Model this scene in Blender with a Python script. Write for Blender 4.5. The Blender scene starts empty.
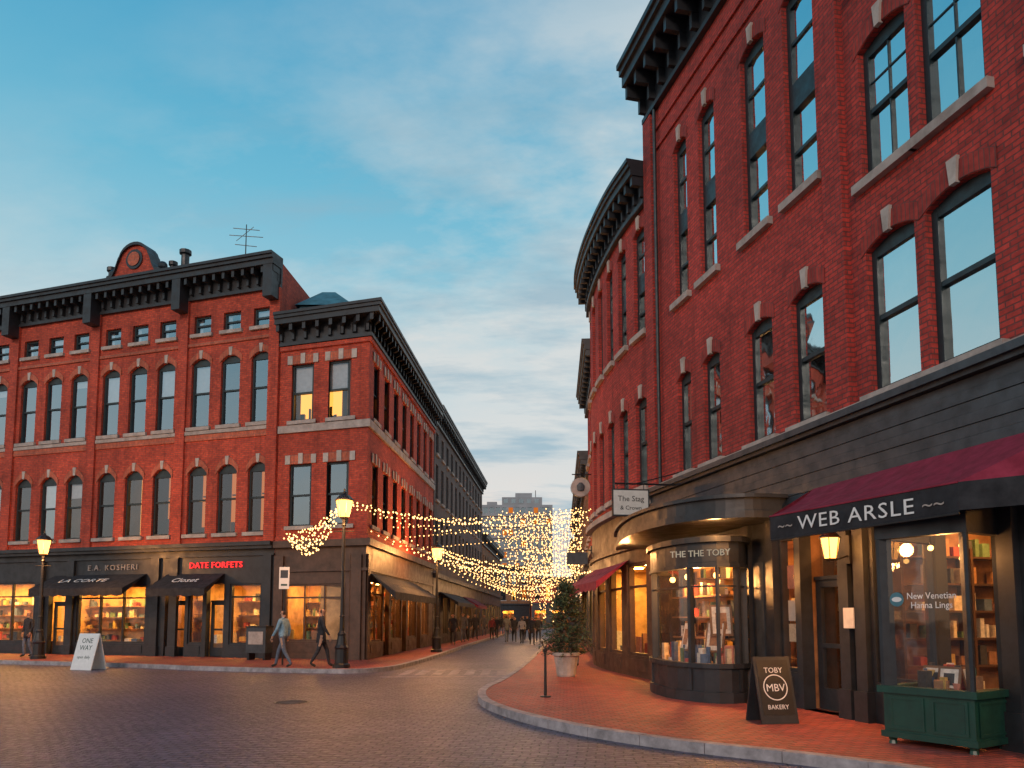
import bpy, math, random, bmesh
from mathutils import Vector, Matrix
random.seed(7)
scene=bpy.context.scene
R=random.random
def RU(a,b): return a+(b-a)*random.random()

# ------------------------------------------------------------------ materials
def nm(name):
    m=bpy.data.materials.new(name); m.use_nodes=True
    nt=m.node_tree
    return m,nt,nt.nodes['Principled BSDF']
def mixrgb(nt,fac,a,b,mode='MIX'):
    n=nt.nodes.new('ShaderNodeMixRGB'); n.blend_type=mode
    for i,v in enumerate((fac,a,b)):
        if hasattr(v,'links') or hasattr(v,'is_linked'): nt.links.new(v,n.inputs[i])
        elif i==0: n.inputs[0].default_value=v
        else: n.inputs[i].default_value=(*v,1)
    return n.outputs[0]
def noise(nt,vec,scale,detail=3,rough=.55):
    n=nt.nodes.new('ShaderNodeTexNoise'); n.inputs['Scale'].default_value=scale
    n.inputs['Detail'].default_value=detail; n.inputs['Roughness'].default_value=rough
    if vec is not None: nt.links.new(vec,n.inputs['Vector'])
    return n.outputs['Fac']
def maprange(nt,v,a,b,c,d):
    n=nt.nodes.new('ShaderNodeMapRange')
    nt.links.new(v,n.inputs[0])
    for i,x in enumerate((a,b,c,d)): n.inputs[i+1].default_value=x
    return n.outputs[0]
def tex(nt,which='Object'):
    return nt.nodes.new('ShaderNodeTexCoord').outputs[which]
def bump(nt,b,h,st,dist=.02):
    n=nt.nodes.new('ShaderNodeBump'); n.inputs['Strength'].default_value=st; n.inputs['Distance'].default_value=dist
    nt.links.new(h,n.inputs['Height']); nt.links.new(n.outputs[0],b.inputs['Normal'])
def paint(name,col,rough=.6,var=.3,scale=5,bmp=0,metal=0.):
    m,nt,b=nm(name); v=tex(nt)
    nz=noise(nt,v,scale,4,.65)
    f=maprange(nt,nz,.3,.7,0,1)
    c=mixrgb(nt,f,tuple(x*(1-var) for x in col),tuple(min(1,x*(1+var)) for x in col))
    nt.links.new(c,b.inputs['Base Color'])
    nt.links.new(maprange(nt,nz,.3,.7,min(1,rough+.12),max(.05,rough-.12)),b.inputs['Roughness'])
    b.inputs['Metallic'].default_value=metal
    if bmp: bump(nt,b,noise(nt,v,scale*8,2),bmp,.01)
    return m
def brick(name,c1,c2,mortar,w=.21,h=.075,ms=.009,dirt=.35,coord='UV',rough=.85,bs=.5):
    m,nt,b=nm(name); v=tex(nt,coord)
    t=nt.nodes.new('ShaderNodeTexBrick'); nt.links.new(v,t.inputs['Vector'])
    t.inputs['Scale'].default_value=1; t.inputs['Brick Width'].default_value=w; t.inputs['Row Height'].default_value=h
    t.inputs['Mortar Size'].default_value=ms; t.inputs['Mortar Smooth'].default_value=.3
    t.inputs['Color1'].default_value=(*c1,1); t.inputs['Color2'].default_value=(*c2,1); t.inputs['Mortar'].default_value=(*mortar,1)
    o=tex(nt)
    f=maprange(nt,noise(nt,o,.55,5,.65),.3,.7,1-dirt,1+dirt*.5)
    c=mixrgb(nt,1,t.outputs['Color'],f,'MULTIPLY')
    f2=maprange(nt,noise(nt,o,9,2,.6),.3,.7,.75,1.2)
    c=mixrgb(nt,1,c,f2,'MULTIPLY')
    # vertical rain streaks
    mp=nt.nodes.new('ShaderNodeMapping'); mp.inputs['Scale'].default_value=(2.2,2.2,.12); nt.links.new(o,mp.inputs[0])
    f3=maprange(nt,noise(nt,mp.outputs[0],1.0,3,.6),.52,.75,1,.62)
    c=mixrgb(nt,1,c,f3,'MULTIPLY')
    nt.links.new(c,b.inputs['Base Color'])
    b.inputs['Roughness'].default_value=rough
    if bs:
        inv=nt.nodes.new('ShaderNodeMath'); inv.operation='SUBTRACT'; inv.inputs[0].default_value=1
        nt.links.new(t.outputs['Fac'],inv.inputs[1]); bump(nt,b,inv.outputs[0],bs,.01)
    return m
def emit(name,col,st,sample=True):
    m=bpy.data.materials.new(name); m.use_nodes=True; nt=m.node_tree; nt.nodes.clear()
    e=nt.nodes.new('ShaderNodeEmission'); e.inputs[0].default_value=(*col,1); e.inputs[1].default_value=st
    o=nt.nodes.new('ShaderNodeOutputMaterial'); nt.links.new(e.outputs[0],o.inputs[0])
    if not sample: m.cycles.emission_sampling='NONE'
    return m
def glass(name,base,top,tint=(1,1,1),trans=(.9,.9,.9),wob=.04):
    m=bpy.data.materials.new(name); m.use_nodes=True; nt=m.node_tree; nt.nodes.clear()
    g=nt.nodes.new('ShaderNodeBsdfGlossy'); g.inputs['Roughness'].default_value=.03; g.inputs['Color'].default_value=(*tint,1)
    t=nt.nodes.new('ShaderNodeBsdfTransparent'); t.inputs[0].default_value=(*trans,1)
    lw=nt.nodes.new('ShaderNodeLayerWeight'); lw.inputs[0].default_value=.35
    f=maprange(nt,lw.outputs['Facing'],0,1,base,top)
    mx=nt.nodes.new('ShaderNodeMixShader'); nt.links.new(f,mx.inputs[0]); nt.links.new(t.outputs[0],mx.inputs[1]); nt.links.new(g.outputs[0],mx.inputs[2])
    bp=nt.nodes.new('ShaderNodeBump'); bp.inputs['Strength'].default_value=wob; bp.inputs['Distance'].default_value=.1
    nt.links.new(noise(nt,tex(nt),1.6,2),bp.inputs['Height']); nt.links.new(bp.outputs[0],g.inputs['Normal'])
    o=nt.nodes.new('ShaderNodeOutputMaterial'); nt.links.new(mx.outputs[0],o.inputs[0])
    return m

M={}
M['brickA']=brick('brick_red_old',(.60,.078,.034),(.41,.048,.025),(.22,.07,.05),bs=.3)
M['brickR']=brick('brick_red',(.56,.054,.038),(.36,.035,.027),(.19,.05,.042),ms=.011,bs=.8)
M['arch']=brick('brick_arch',(.56,.13,.06),(.44,.09,.045),(.26,.13,.1),w=.075,h=.24,bs=0)
M['archR']=brick('brick_arch_red',(.42,.045,.032),(.28,.03,.024),(.17,.06,.05),w=.075,h=.24,bs=.6)
M['brickG']=brick('brick_grey',(.16,.13,.125),(.12,.10,.10),(.1,.09,.09),bs=0)
M['brickO']=brick('brick_ochre',(.34,.17,.08),(.26,.12,.06),(.16,.1,.07),bs=0)
M['stone']=paint('stone_light',(.42,.37,.33),.8,.25,3)
M['sill']=paint('stone_sill',(.36,.31,.28),.8,.3,3)
M['dark']=paint('dark_paint',(.020,.023,.028),.45,.4,3,.1)
M['darkB']=paint('slate_siding',(.034,.044,.054),.5,.35,4,.1)
M['darkBr']=paint('brown_paint',(.075,.040,.026),.5,.35,3)
M['black']=paint('black_iron',(.012,.012,.014),.4,.3,8)
M['frame']=paint('window_frame_green',(.014,.026,.030),.45,.3,6)
M['roof']=paint('roof_felt',(.05,.05,.055),.9,.3,2)
M['gnd']=paint('asphalt',(.05,.05,.052),.85,.2,2)
M['copper']=paint('copper_roof',(.06,.17,.21),.6,.3,3)
M['green']=paint('green_paint',(.010,.050,.036),.4,.3,4)
M['int']=paint('interior_dark',(.035,.03,.03),.9,.3,1.5)
M['intw']=paint('interior_warm',(.50,.30,.13),.8,.45,1.8)
M['intd']=paint('interior_brown',(.24,.12,.055),.8,.55,1.8)
M['wood']=paint('wood_shelf',(.20,.10,.045),.5,.4,3)
M['woodD']=paint('dark_wood',(.07,.035,.018),.5,.4,3)
M['floor']=paint('wood_floor',(.14,.075,.04),.5,.3,3)
M['blind']=paint('curtain_cloth',(.45,.46,.47),.9,.12,6)
M['maroon']=paint('maroon_canvas',(.24,.014,.038),.85,.3,5)
M['canvas']=paint('black_canvas',(.015,.015,.019),.8,.3,5)
M['white']=paint('white_paint',(.75,.74,.72),.6,.06,8)
M['cream']=paint('cream_sign',(.62,.60,.55),.6,.1,8)
M['glassU']=glass('glass_upper',.26,.92,(.72,.90,1.0))
M['glassL']=glass('glass_upper_clear',.05,.6,(.75,.90,1.0))
M['glassR']=glass('glass_upper_bright',.66,.97,(.84,.98,1.0))
M['glassS']=glass('glass_shop',.025,.34)
M['lamp']=emit('lantern_glow',(1,.38,.07),6.5)
M['pbulb']=emit('pendant_bulb',(1,.48,.12),8)
M['bulb']=emit('fairy_bulb',(1,.52,.18),5,False)
M['panel']=emit('shop_ceiling_light',(1,.42,.10),120)
M['panelY']=emit('shop_ceiling_light_yellow',(1,.50,.10),260)
M['panelR']=emit('shop_ceiling_light_warm',(1,.45,.12),75)
M['litroom']=emit('lit_room_glow',(1,.42,.07),1.9)  # surface emits by itself, standing in for the room's lamplight
M['litdim']=emit('dim_room_glow',(1,.26,.035),.62)  # weaker emission in place of a dim room's light
M['neon']=emit('neon_red',(1,.03,.03),2.2)
M['tin']=emit('sign_letters_lit',(.9,.75,.55),.4)
PAL=[]
for i,c in enumerate([(.6,.5,.35),(.35,.06,.04),(.5,.33,.1),(.08,.12,.2),(.65,.62,.55),(.12,.2,.1),(.3,.15,.07),(.05,.05,.05),(.45,.2,.15)]):
    k='item%d'%i; M[k]=paint('goods_%d'%i,c,.6,.3,12); PAL.append(k)

# ------------------------------------------------------------------ mesh builder
class MB:
    def __init__(s): s.v=[];s.f=[];s.m=[];s.uv=[];s.mats=[]
    def mi(s,k):
        if k not in s.mats: s.mats.append(k)
        return s.mats.index(k)
    def face(s,pts,mat,uv=None):
        n=len(s.v); pts=[Vector(p) for p in pts]; s.v+=pts
        s.f.append(tuple(range(n,n+len(pts)))); s.m.append(s.mi(mat))
        if uv is None:
            nr=(pts[1]-pts[0]).cross(pts[2]-pts[0])
            if nr.length<1e-9 and len(pts)>3: nr=(pts[2]-pts[0]).cross(pts[3]-pts[0])
            if nr.length<1e-12: nr=Vector((0,0,1))
            nr.normalize()
            if abs(nr.z)>.7: uv=[(p.x,p.y) for p in pts]
            else:
                t=Vector((-nr.y,nr.x,0)); t.normalize() if t.length>0 else None
                uv=[(p.dot(t),p.z) for p in pts]
        s.uv+=uv
    def box(s,x0,x1,y0,y1,z0,z1,mat,M4=None):
        c=[Vector(p) for p in [(x0,y0,z0),(x1,y0,z0),(x1,y1,z0),(x0,y1,z0),(x0,y0,z1),(x1,y0,z1),(x1,y1,z1),(x0,y1,z1)]]
        if M4 is not None: c=[M4@p for p in c]
        for q in [(0,1,5,4),(1,2,6,5),(2,3,7,6),(3,0,4,7),(4,5,6,7),(3,2,1,0)]: s.face([c[i] for i in q],mat)
    def pbox(s,P,s0,s1,z0,z1,d0,d1,mat):
        br=P.breaks(s0,s1)
        for a,b in zip(br[:-1],br[1:]):
            A=P.at
            s.face([A(a,z0,d1),A(b,z0,d1),A(b,z1,d1),A(a,z1,d1)],mat,[(a,z0),(b,z0),(b,z1),(a,z1)])
            s.face([A(b,z0,d0),A(a,z0,d0),A(a,z1,d0),A(b,z1,d0)],mat)
            s.face([A(a,z1,d1),A(b,z1,d1),A(b,z1,d0),A(a,z1,d0)],mat)
            s.face([A(a,z0,d0),A(b,z0,d0),A(b,z0,d1),A(a,z0,d1)],mat)
        for q,r in((s0,0),(s1,1)):
            p=[P.at(q,z0,d0),P.at(q,z0,d1),P.at(q,z1,d1),P.at(q,z1,d0)]
            s.face(p if r==0 else p[::-1],mat)
    def lathe(s,x,y,prof,n,mat,sx=1,sy=1,rot=0):
        rings=[]
        for r,z in prof:
            rings.append([Vector((x+sx*r*math.cos(rot+2*math.pi*i/n),y+sy*r*math.sin(rot+2*math.pi*i/n),z)) for i in range(n)])
        for A,B in zip(rings[:-1],rings[1:]):
            for i in range(n):
                j=(i+1)%n; s.face([A[i],A[j],B[j],B[i]],mat)
        s.face(rings[0][::-1],mat); s.face(rings[-1],mat)
    def ball(s,c,r,mat,n=8,k=5,sz=1):
        pr=[(max(.001,r*math.sin(math.pi*i/k)),c[2]-sz*r*math.cos(math.pi*i/k)) for i in range(k+1)]
        s.lathe(c[0],c[1],pr,n,mat)
    def tube(s,p,q,r1,r2,mat,n=6):
        p=Vector(p);q=Vector(q);d=(q-p)
        if d.length<1e-6:return
        d.normalize(); a=d.orthogonal().normalized(); b=d.cross(a)
        A=[p+r1*(a*math.cos(2*math.pi*i/n)+b*math.sin(2*math.pi*i/n)) for i in range(n)]
        B=[q+r2*(a*math.cos(2*math.pi*i/n)+b*math.sin(2*math.pi*i/n)) for i in range(n)]
        for i in range(n):
            j=(i+1)%n; s.face([A[i],A[j],B[j],B[i]],mat)
        s.face(A[::-1],mat); s.face(B,mat)
    def octa(s,c,r,mat):
        c=Vector(c); X=Vector((r,0,0));Y=Vector((0,r,0));Z=Vector((0,0,r*1.2))
        e=[X,Y,-X,-Y]
        for i in range(4):
            s.face([c+e[i],c+e[(i+1)%4],c+Z],mat); s.face([c+e[(i+1)%4],c+e[i],c-Z],mat)
    def build(s,name,parent=None,loc=(0,0,0),rotz=0,smooth=False):
        me=bpy.data.meshes.new(name); me.from_pydata([tuple(p) for p in s.v],[],s.f)
        for k in s.mats: me.materials.append(M[k])
        me.polygons.foreach_set('material_index',s.m)
        if smooth: me.polygons.foreach_set('use_smooth',[True]*len(s.f))
        ul=me.uv_layers.new(name='UVMap')
        ul.data.foreach_set('uv',[c for u in s.uv for c in u])
        me.update()
        o=bpy.data.objects.new(name,me); scene.collection.objects.link(o)
        o.location=loc; o.rotation_euler=(0,0,rotz)
        if parent: o.parent=parent
        return o
def empty(name,loc=(0,0,0),rotz=0):
    e=bpy.data.objects.new(name,None); scene.collection.objects.link(e); e.location=loc; e.rotation_euler=(0,0,rotz); e.empty_display_size=.3
    return e

class Path:
    def __init__(s,pts):
        s.p=[Vector((a[0],a[1],0)) for a in pts]; s.c=[0]
        for a,b in zip(s.p[:-1],s.p[1:]): s.c.append(s.c[-1]+(b-a).length)
        s.L=s.c[-1]
        n=[]
        for a,b in zip(s.p[:-1],s.p[1:]):
            d=(b-a).normalized(); n.append(Vector((d.y,-d.x,0)))
        s.n=n; s.mn=[n[0]]
        for a,b in zip(n[:-1],n[1:]):
            m=(a+b).normalized(); s.mn.append(m/max(.3,m.dot(a)))
        s.mn.append(n[-1])
    def seg(s,q):
        for i in range(len(s.n)):
            if q<=s.c[i+1]+1e-6: return i
        return len(s.n)-1
    def at(s,q,z,d=0):
        i=s.seg(q); f=(q-s.c[i])/(s.c[i+1]-s.c[i])
        p=s.p[i].lerp(s.p[i+1],f)+(s.mn[i].lerp(s.mn[i+1],f))*d
        return Vector((p.x,p.y,z))
    def breaks(s,a,b):
        return [a]+[c for c in s.c[1:-1] if a+1e-4<c<b-1e-4]+[b]
    def frame(s,q,z,d=0):
        i=s.seg(q); n=s.n[i]; t=Vector((-n.y,n.x,0)); p=s.at(q,z,d)
        return Matrix(((t.x,0,n.x,p.x),(t.y,0,n.y,p.y),(t.z,1,n.z,p.z),(0,0,0,1)))
def text(name,body,P,q,z,d,size,mat,parent,ext=.008,sx=1,font_sp=1):
    cu=bpy.data.curves.new(name,'FONT'); cu.body=body; cu.size=size; cu.extrude=ext
    cu.align_x='CENTER'; cu.align_y='CENTER'; cu.space_character=font_sp; cu.resolution_u=2
    cu.materials.append(M[mat])
    o=bpy.data.objects.new(name,cu); scene.collection.objects.link(o)
    mt=P.frame(q,z,d) if isinstance(P,Path) else P
    if parent: o.parent=parent
    o.matrix_local=mt@Matrix.Diagonal((sx,1,1,1))
    return o

class Bld:
    def __init__(s,name):
        s.e=empty(name); s.wall=MB(); s.trim=MB(); s.win=MB(); s.shop=MB(); s.ops=[]
    def done(s):
        for k,n in ((s.wall,'walls'),(s.trim,'trim'),(s.win,'windows'),(s.shop,'shopfront')):
            if k.f: k.build(n,s.e)
def wall(mb,P,s0,s1,z0,z1,ops,mat,d=0,rev=.22,revmat=None):
    ops=[o for o in ops if o[1]>s0 and o[0]<s1 and o[3]>z0 and o[2]<z1]
    S=sorted(set([round(x,4) for x in P.breaks(s0,s1)+[v for o in ops for v in o[:2] if s0<v<s1]]))
    Z=sorted(set([round(x,4) for x in [z0,z1]+[v for o in ops for v in o[2:4] if z0<v<z1]]))
    for a,b in zip(S[:-1],S[1:]):
        for c,e in zip(Z[:-1],Z[1:]):
            ms,mz=(a+b)/2,(c+e)/2
            if any(o[0]<ms<o[1] and o[2]<mz<o[3] for o in ops): continue
            mb.face([P.at(a,c,d),P.at(b,c,d),P.at(b,e,d),P.at(a,e,d)],mat,[(a,c),(b,c),(b,e),(a,e)])
    for o in ops:
        a,b,c,e=o[:4]; rm=revmat or mat
        mb.face([P.at(a,c,d),P.at(a,e,d),P.at(a,e,d-rev),P.at(a,c,d-rev)],rm)
        mb.face([P.at(b,c,d-rev),P.at(b,e,d-rev),P.at(b,e,d),P.at(b,c,d)],rm)
        mb.face([P.at(a,e,d),P.at(b,e,d),P.at(b,e,d-rev),P.at(a,e,d-rev)],rm)
        mb.face([P.at(a,c,d-rev),P.at(b,c,d-rev),P.at(b,c,d),P.at(a,c,d)],rm)
def window(B,P,s0,s1,z0,z1,arch=0,wmat='brickA',lit=0,key=True,mun=False,dbl=False,lint=False,blind=.6):
    B.ops.append((s0,s1,z0,z1)); W=B.win; w=s1-s0
    rr=wmat=='brickR'; am='archR' if rr else 'arch'; ks=.8; gm='glassR' if rr and lit==0 else ('glassL' if lit else 'glassU')
    if arch>0:
        n=8; zz=lambda i: z1-arch*(2*i/n-1)**2
        for i in range(n):
            a=s0+w*i/n; b=s0+w*(i+1)/n
            B.wall.face([P.at(a,zz(i),.0),P.at(b,zz(i+1),.0),P.at(b,z1,.0),P.at(a,z1,.0)],wmat,[(a,zz(i)),(b,zz(i+1)),(b,z1),(a,z1)])
            B.wall.face([P.at(a,zz(i),-.2),P.at(b,zz(i+1),-.2),P.at(b,zz(i+1),0),P.at(a,zz(i),0)],wmat)
        th=.26; o=.012 if rr else .03
        f=lambda x: z1+.01-arch*(2*x-1)**2
        for i in range(10):
            x0=-.1+1.2*i/10; x1=-.1+1.2*(i+1)/10; a=s0+w*x0; b=s0+w*x1
            za,zb=f(x0),f(x1)
            B.trim.face([P.at(a,za,o),P.at(b,zb,o),P.at(b,zb+th,o),P.at(a,za+th,o)],am,[(a,za*0),(b,0),(b,.24),(a,.24)])
            B.trim.face([P.at(a,za+th,o),P.at(b,zb+th,o),P.at(b,zb+th,-.02),P.at(a,za+th,-.02)],am)
            B.trim.face([P.at(a,za,-.02),P.at(b,zb,-.02),P.at(b,zb,o),P.at(a,za,o)],am)
    if lint:
        c=(s0+s1)/2; h=.34
        for q0,q1,mt,dd in ((-.62,-.42,'stone',.05),(-.42,-.09,'arch',.035),(-.09,.09,'stone',.06),(.09,.42,'arch',.035),(.42,.62,'stone',.05)):
            B.trim.pbox(P,c+q0*w*1.1,c+q1*w*1.1,z1+.003,z1+h+(.06 if abs(q0+q1)<.01 else 0),-.02,dd,mt)
    elif key:
        c=(s0+s1)/2; zk=z1-.02; o=.05
        fr=[P.at(c-.05,zk,o),P.at(c+.05,zk,o),P.at(c+.085,zk+.42*ks,o),P.at(c-.085,zk+.42*ks,o)]
        bk=[P.at(c-.05,zk,-.02),P.at(c+.05,zk,-.02),P.at(c+.085,zk+.42*ks,-.02),P.at(c-.085,zk+.42*ks,-.02)]
        B.trim.face(fr,'stone')
        for i in range(4):
            j=(i+1)%4; B.trim.face([fr[j],fr[i],bk[i],bk[j]],'stone')
    B.trim.pbox(P,s0-.12,s1+.12,z0-.14,z0-.002,-.03,.11,'sill')
    t=.10 if rr else .075; D0,D1=-.215,-.10
    W.pbox(P,s0+.002,s0+t,z0,z1,D0,D1,'frame'); W.pbox(P,s1-t,s1-.002,z0,z1,D0,D1,'frame')
    W.pbox(P,s0+t,s1-t,z1-arch-t,z1-.002,D0,D1-.01,'frame'); W.pbox(P,s0+t,s1-t,z0,z0+t,D0,D1,'frame')
    zm=(z0+z1)/2
    if dbl:
        W.pbox(P,s0+t,s1-t,zm-.28,zm+.22,D0,D1,'frame')
        for zq in ((z0+zm-.2)/2,(z1-arch+zm+.2)/2): W.pbox(P,s0+t,s1-t,zq-.03,zq+.03,D0,D1-.02,'frame')
    else: W.pbox(P,s0+t,s1-t,zm-.035,zm+.035,D0,D1-.015,'frame')
    if mun:
        c=(s0+s1)/2; W.pbox(P,c-.012,c+.012,z0+t,z1-arch-t,D0+.02,D1-.03,'frame')
        zq=z0+(z1-arch-z0)*.75; W.pbox(P,s0+t,s1-t,zq-.012,zq+.012,D0+.02,D1-.035,'frame')
    j1,j2=RU(-.004,.004),RU(-.004,.004)   # panes never sit perfectly parallel
    W.face([P.at(s0,z0,-.17+j1),P.at(s1,z0,-.17-j1),P.at(s1,zm,-.17+j2),P.at(s0,zm,-.17)],gm)
    W.face([P.at(s0,zm,-.15+j2),P.at(s1,zm,-.152-j2),P.at(s1,z1,-.152+j1),P.at(s0,z1,-.15)],gm)
    d=-1.0; a,b=s0-.1,s1+.1; c0,c1=z0-.1,z1+.1; rm='int'
    bm={0:'int',1:'litroom',2:'litdim'}[int(lit)]
    W.face([P.at(a,c0,d),P.at(b,c0,d),P.at(b,c1,d),P.at(a,c1,d)],bm)
    if lit:
        for k in range(3):
            x=RU(s0,s1-.25); W.pbox(P,x,x+RU(.1,.3),z0-.1,z0+RU(.2,.9),-.95,-.8,'woodD')
        W.pbox(P,s0,s1,z0+.6*(z1-z0),z0+.6*(z1-z0)+.05,-.97,-.9,'woodD')
    W.face([P.at(a,c0,-.22),P.at(a,c0,d),P.at(a,c1,d),P.at(a,c1,-.22)],rm)
    W.face([P.at(b,c0,d),P.at(b,c0,-.22),P.at(b,c1,-.22),P.at(b,c1,d)],rm)
    W.face([P.at(a,c1,d),P.at(b,c1,d),P.at(b,c1,-.22),P.at(a,c1,-.22)],rm)
    W.face([P.at(a,c0,-.22),P.at(b,c0,-.22),P.at(b,c0,d),P.at(a,c0,d)],rm)
    if R()<blind:
        fr=random.choice([.2,.35,.5,.5,.62]); zb=z1-(z1-z0)*fr
        W.face([P.at(s0,zb,-.235),P.at(s1,zb,-.235),P.at(s1,z1,-.235),P.at(s0,z1,-.235)],'blind')
    elif R()<.35 and not lit:
        for x0,x1 in((0,.28),(.72,1)):
            W.face([P.at(s0+w*x0,z0,-.25),P.at(s0+w*x1,z0,-.25),P.at(s0+w*x1,z1,-.25),P.at(s0+w*x0,z1,-.25)],'blind')
def cornice(B,P,s0,s1,zb,zt,dep,mat='dark',sp=.5):
    h=zt-zb; T=B.trim
    T.pbox(P,s0,s1,zb-.12,zb,-.02,.13,mat)
    T.pbox(P,s0,s1,zb,zb+.58*h,-.02,.07,mat)
    n=max(1,int((s1-s0)/sp))
    for i in range(n+1):
        c=s0+.09+(s1-s0-.18)*i/n
        T.pbox(P,c-.06,c+.06,zb+.34*h,zb+.579*h,.05,dep*.72,mat)
        T.pbox(P,c-.05,c+.05,zb+.08*h,zb+.34*h,.05,dep*.30,mat)
    T.pbox(P,s0,s1,zb+.58*h,zb+.78*h,-.02,dep*.82,mat)
    T.pbox(P,s0,s1,zb+.78*h,zb+.90*h,-.02,dep*.92,mat)
    T.pbox(P,s0,s1,zb+.90*h,zt,-.02,dep,mat)
def shell(B,P,back,z0,z1,mat,roofz=None):
    pts=[P.at(c,0,0) for c in P.c]; bk=[Vector((a[0],a[1],0)) for a in back]
    ring=[pts[-1]]+bk+[pts[0]]
    for a,b in zip(ring[:-1],ring[1:]):
        B.wall.face([(a.x,a.y,z0),(b.x,b.y,z0),(b.x,b.y,z1),(a.x,a.y,z1)],mat)
    rz=roofz or z1-.25
    B.wall.face([(p.x,p.y,rz) for p in pts+bk],'roof')
def shopwin(B,P,s0,s1,z0,z1,n=1,mat='dark',transom=None,gl='glassS'):
    B.ops.append((s0,s1,z0,z1)); S=B.shop; t=.07
    S.pbox(P,s0+.002,s0+t,z0,z1,-.18,-.05,mat); S.pbox(P,s1-t,s1-.002,z0,z1,-.18,-.05,mat)
    S.pbox(P,s0+t,s1-t,z1-t,z1-.002,-.18,-.05,mat); S.pbox(P,s0+t,s1-t,z0+.002,z0+t,-.18,-.05,mat)
    for i in range(1,n):
        c=s0+(s1-s0)*i/n; S.pbox(P,c-.03,c+.03,z0+t,z1-t,-.17,-.06,mat)
    if transom: S.pbox(P,s0+t,s1-t,transom-.03,transom+.03,-.165,-.065,mat)
    S.face([P.at(s0,z0,-.11),P.at(s1,z0,-.11),P.at(s1,z1,-.11),P.at(s0,z1,-.11)],gl)
    S.pbox(P,s0+.1,s1-.1,max(.2,z0-.38),z0-.08,-.02,.025,mat)
def door(B,P,s0,s1,z0,z1,mat='dark'):
    B.ops.append((s0,s1,z0,z1)); S=B.shop; D0,D1=-.35,-.28
    zt=z0+2.1
    S.pbox(P,s0+.01,s1-.01,z0,z0+.35,D0,D1,mat)
    S.pbox(P,s0+.01,s0+.13,z0+.35,zt,D0,D1,mat); S.pbox(P,s1-.13,s1-.01,z0+.35,zt,D0,D1,mat)
    S.pbox(P,s0+.13,s1-.13,zt-.12,zt,D0,D1,mat); S.pbox(P,s0+.13,s1-.13,z0+1.0,z0+1.07,D0,D1,mat)
    S.pbox(P,s0+.01,s1-.01,zt,zt+.06,D0-.02,D1+.03,mat)
    S.face([P.at(s0+.1,z0+.3,-.315),P.at(s1-.1,z0+.3,-.315),P.at(s1-.1,z1,-.315),P.at(s0+.1,z1,-.315)],'glassS')
    S.pbox(P,s1-.2,s1-.17,z0+.9,z0+1.25,D1,D1+.05,'sill')
def room(B,P,s0,s1,z0,z1,dep,panel='panel',wm='intw',items=True,shelf=True,start=-.24,density=1.,ends=False):
    S=B.shop; A=P.at; d=-dep
    S.face([A(s0,z0,d),A(s1,z0,d),A(s1,z1,d),A(s0,z1,d)],wm)
    S.face([A(s0,z0,start),A(s0,z0,d),A(s0,z1,d),A(s0,z1,start)],wm)
    S.face([A(s1,z0,d),A(s1,z0,start),A(s1,z1,start),A(s1,z1,d)],wm)
    S.face([A(s0,z1,d),A(s1,z1,d),A(s1,z1,start),A(s0,z1,start)],wm)
    S.face([A(s0,z0,start),A(s1,z0,start),A(s1,z0,d),A(s0,z0,d)],'floor')
    n=max(1,int((s1-s0)/1.5))
    for i in range(n):
        c=s0+(s1-s0)*(i+.5)/n
        S.face([A(c-.2,z1-.03,start-dep*.55),A(c+.2,z1-.03,start-dep*.55),A(c+.2,z1-.03,start-dep*.38),A(c-.2,z1-.03,start-dep*.38)],panel)
    if shelf:
        zz=z0+.5
        while zz<z1-.5:
            S.pbox(P,s0+.1,s1-.1,zz,zz+.03,d+.02,d+.38,'wood')
            q=s0+.15
            while q<s1-.3:
                w=RU(.06,.25); h=RU(.1,.36)
                if R()<.65*density: S.pbox(P,q,q+w,zz+.031,zz+.03+h,d+.08,d+RU(.2,.34),random.choice(PAL))
                q+=w+RU(.02,.16)
            zz+=RU(.45,.6)
    if ends:
        for dd in (d+.45,(d+start)/2,start-.25): S.pbox(P,s0+.02,s0+.30,z0+.002,z0+2.5,dd-.02,dd+.02,'woodD')
        zz=z0+.35
        while zz<z0+2.5:
            S.pbox(P,s0+.02,s0+.29,zz,zz+.03,d+.47,start-.27,'woodD'); q=d+.5
            while q<start-.5:
                w=RU(.04,.16); h=RU(.08,.30)
                if R()<.7: S.pbox(P,s0+.06,s0+RU(.16,.26),zz+.031,zz+.03+h,q,q+w,random.choice(PAL))
                q+=w+RU(.01,.12)
            zz+=.40
    if items:
        zf=z0+.5
        S.pbox(P,s0+.05,s1-.05,z0+.001,zf,start-.65,start-.08,'wood')
        q=s0+.15
        while q<s1-.35:
            w=RU(.1,.32); h=RU(.12,.6)
            if R()<.7*density: S.pbox(P,q,q+w,zf+.001,zf+h,start-RU(.35,.55),start-RU(.1,.28),random.choice(PAL))
            q+=w+RU(.03,.3)
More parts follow.
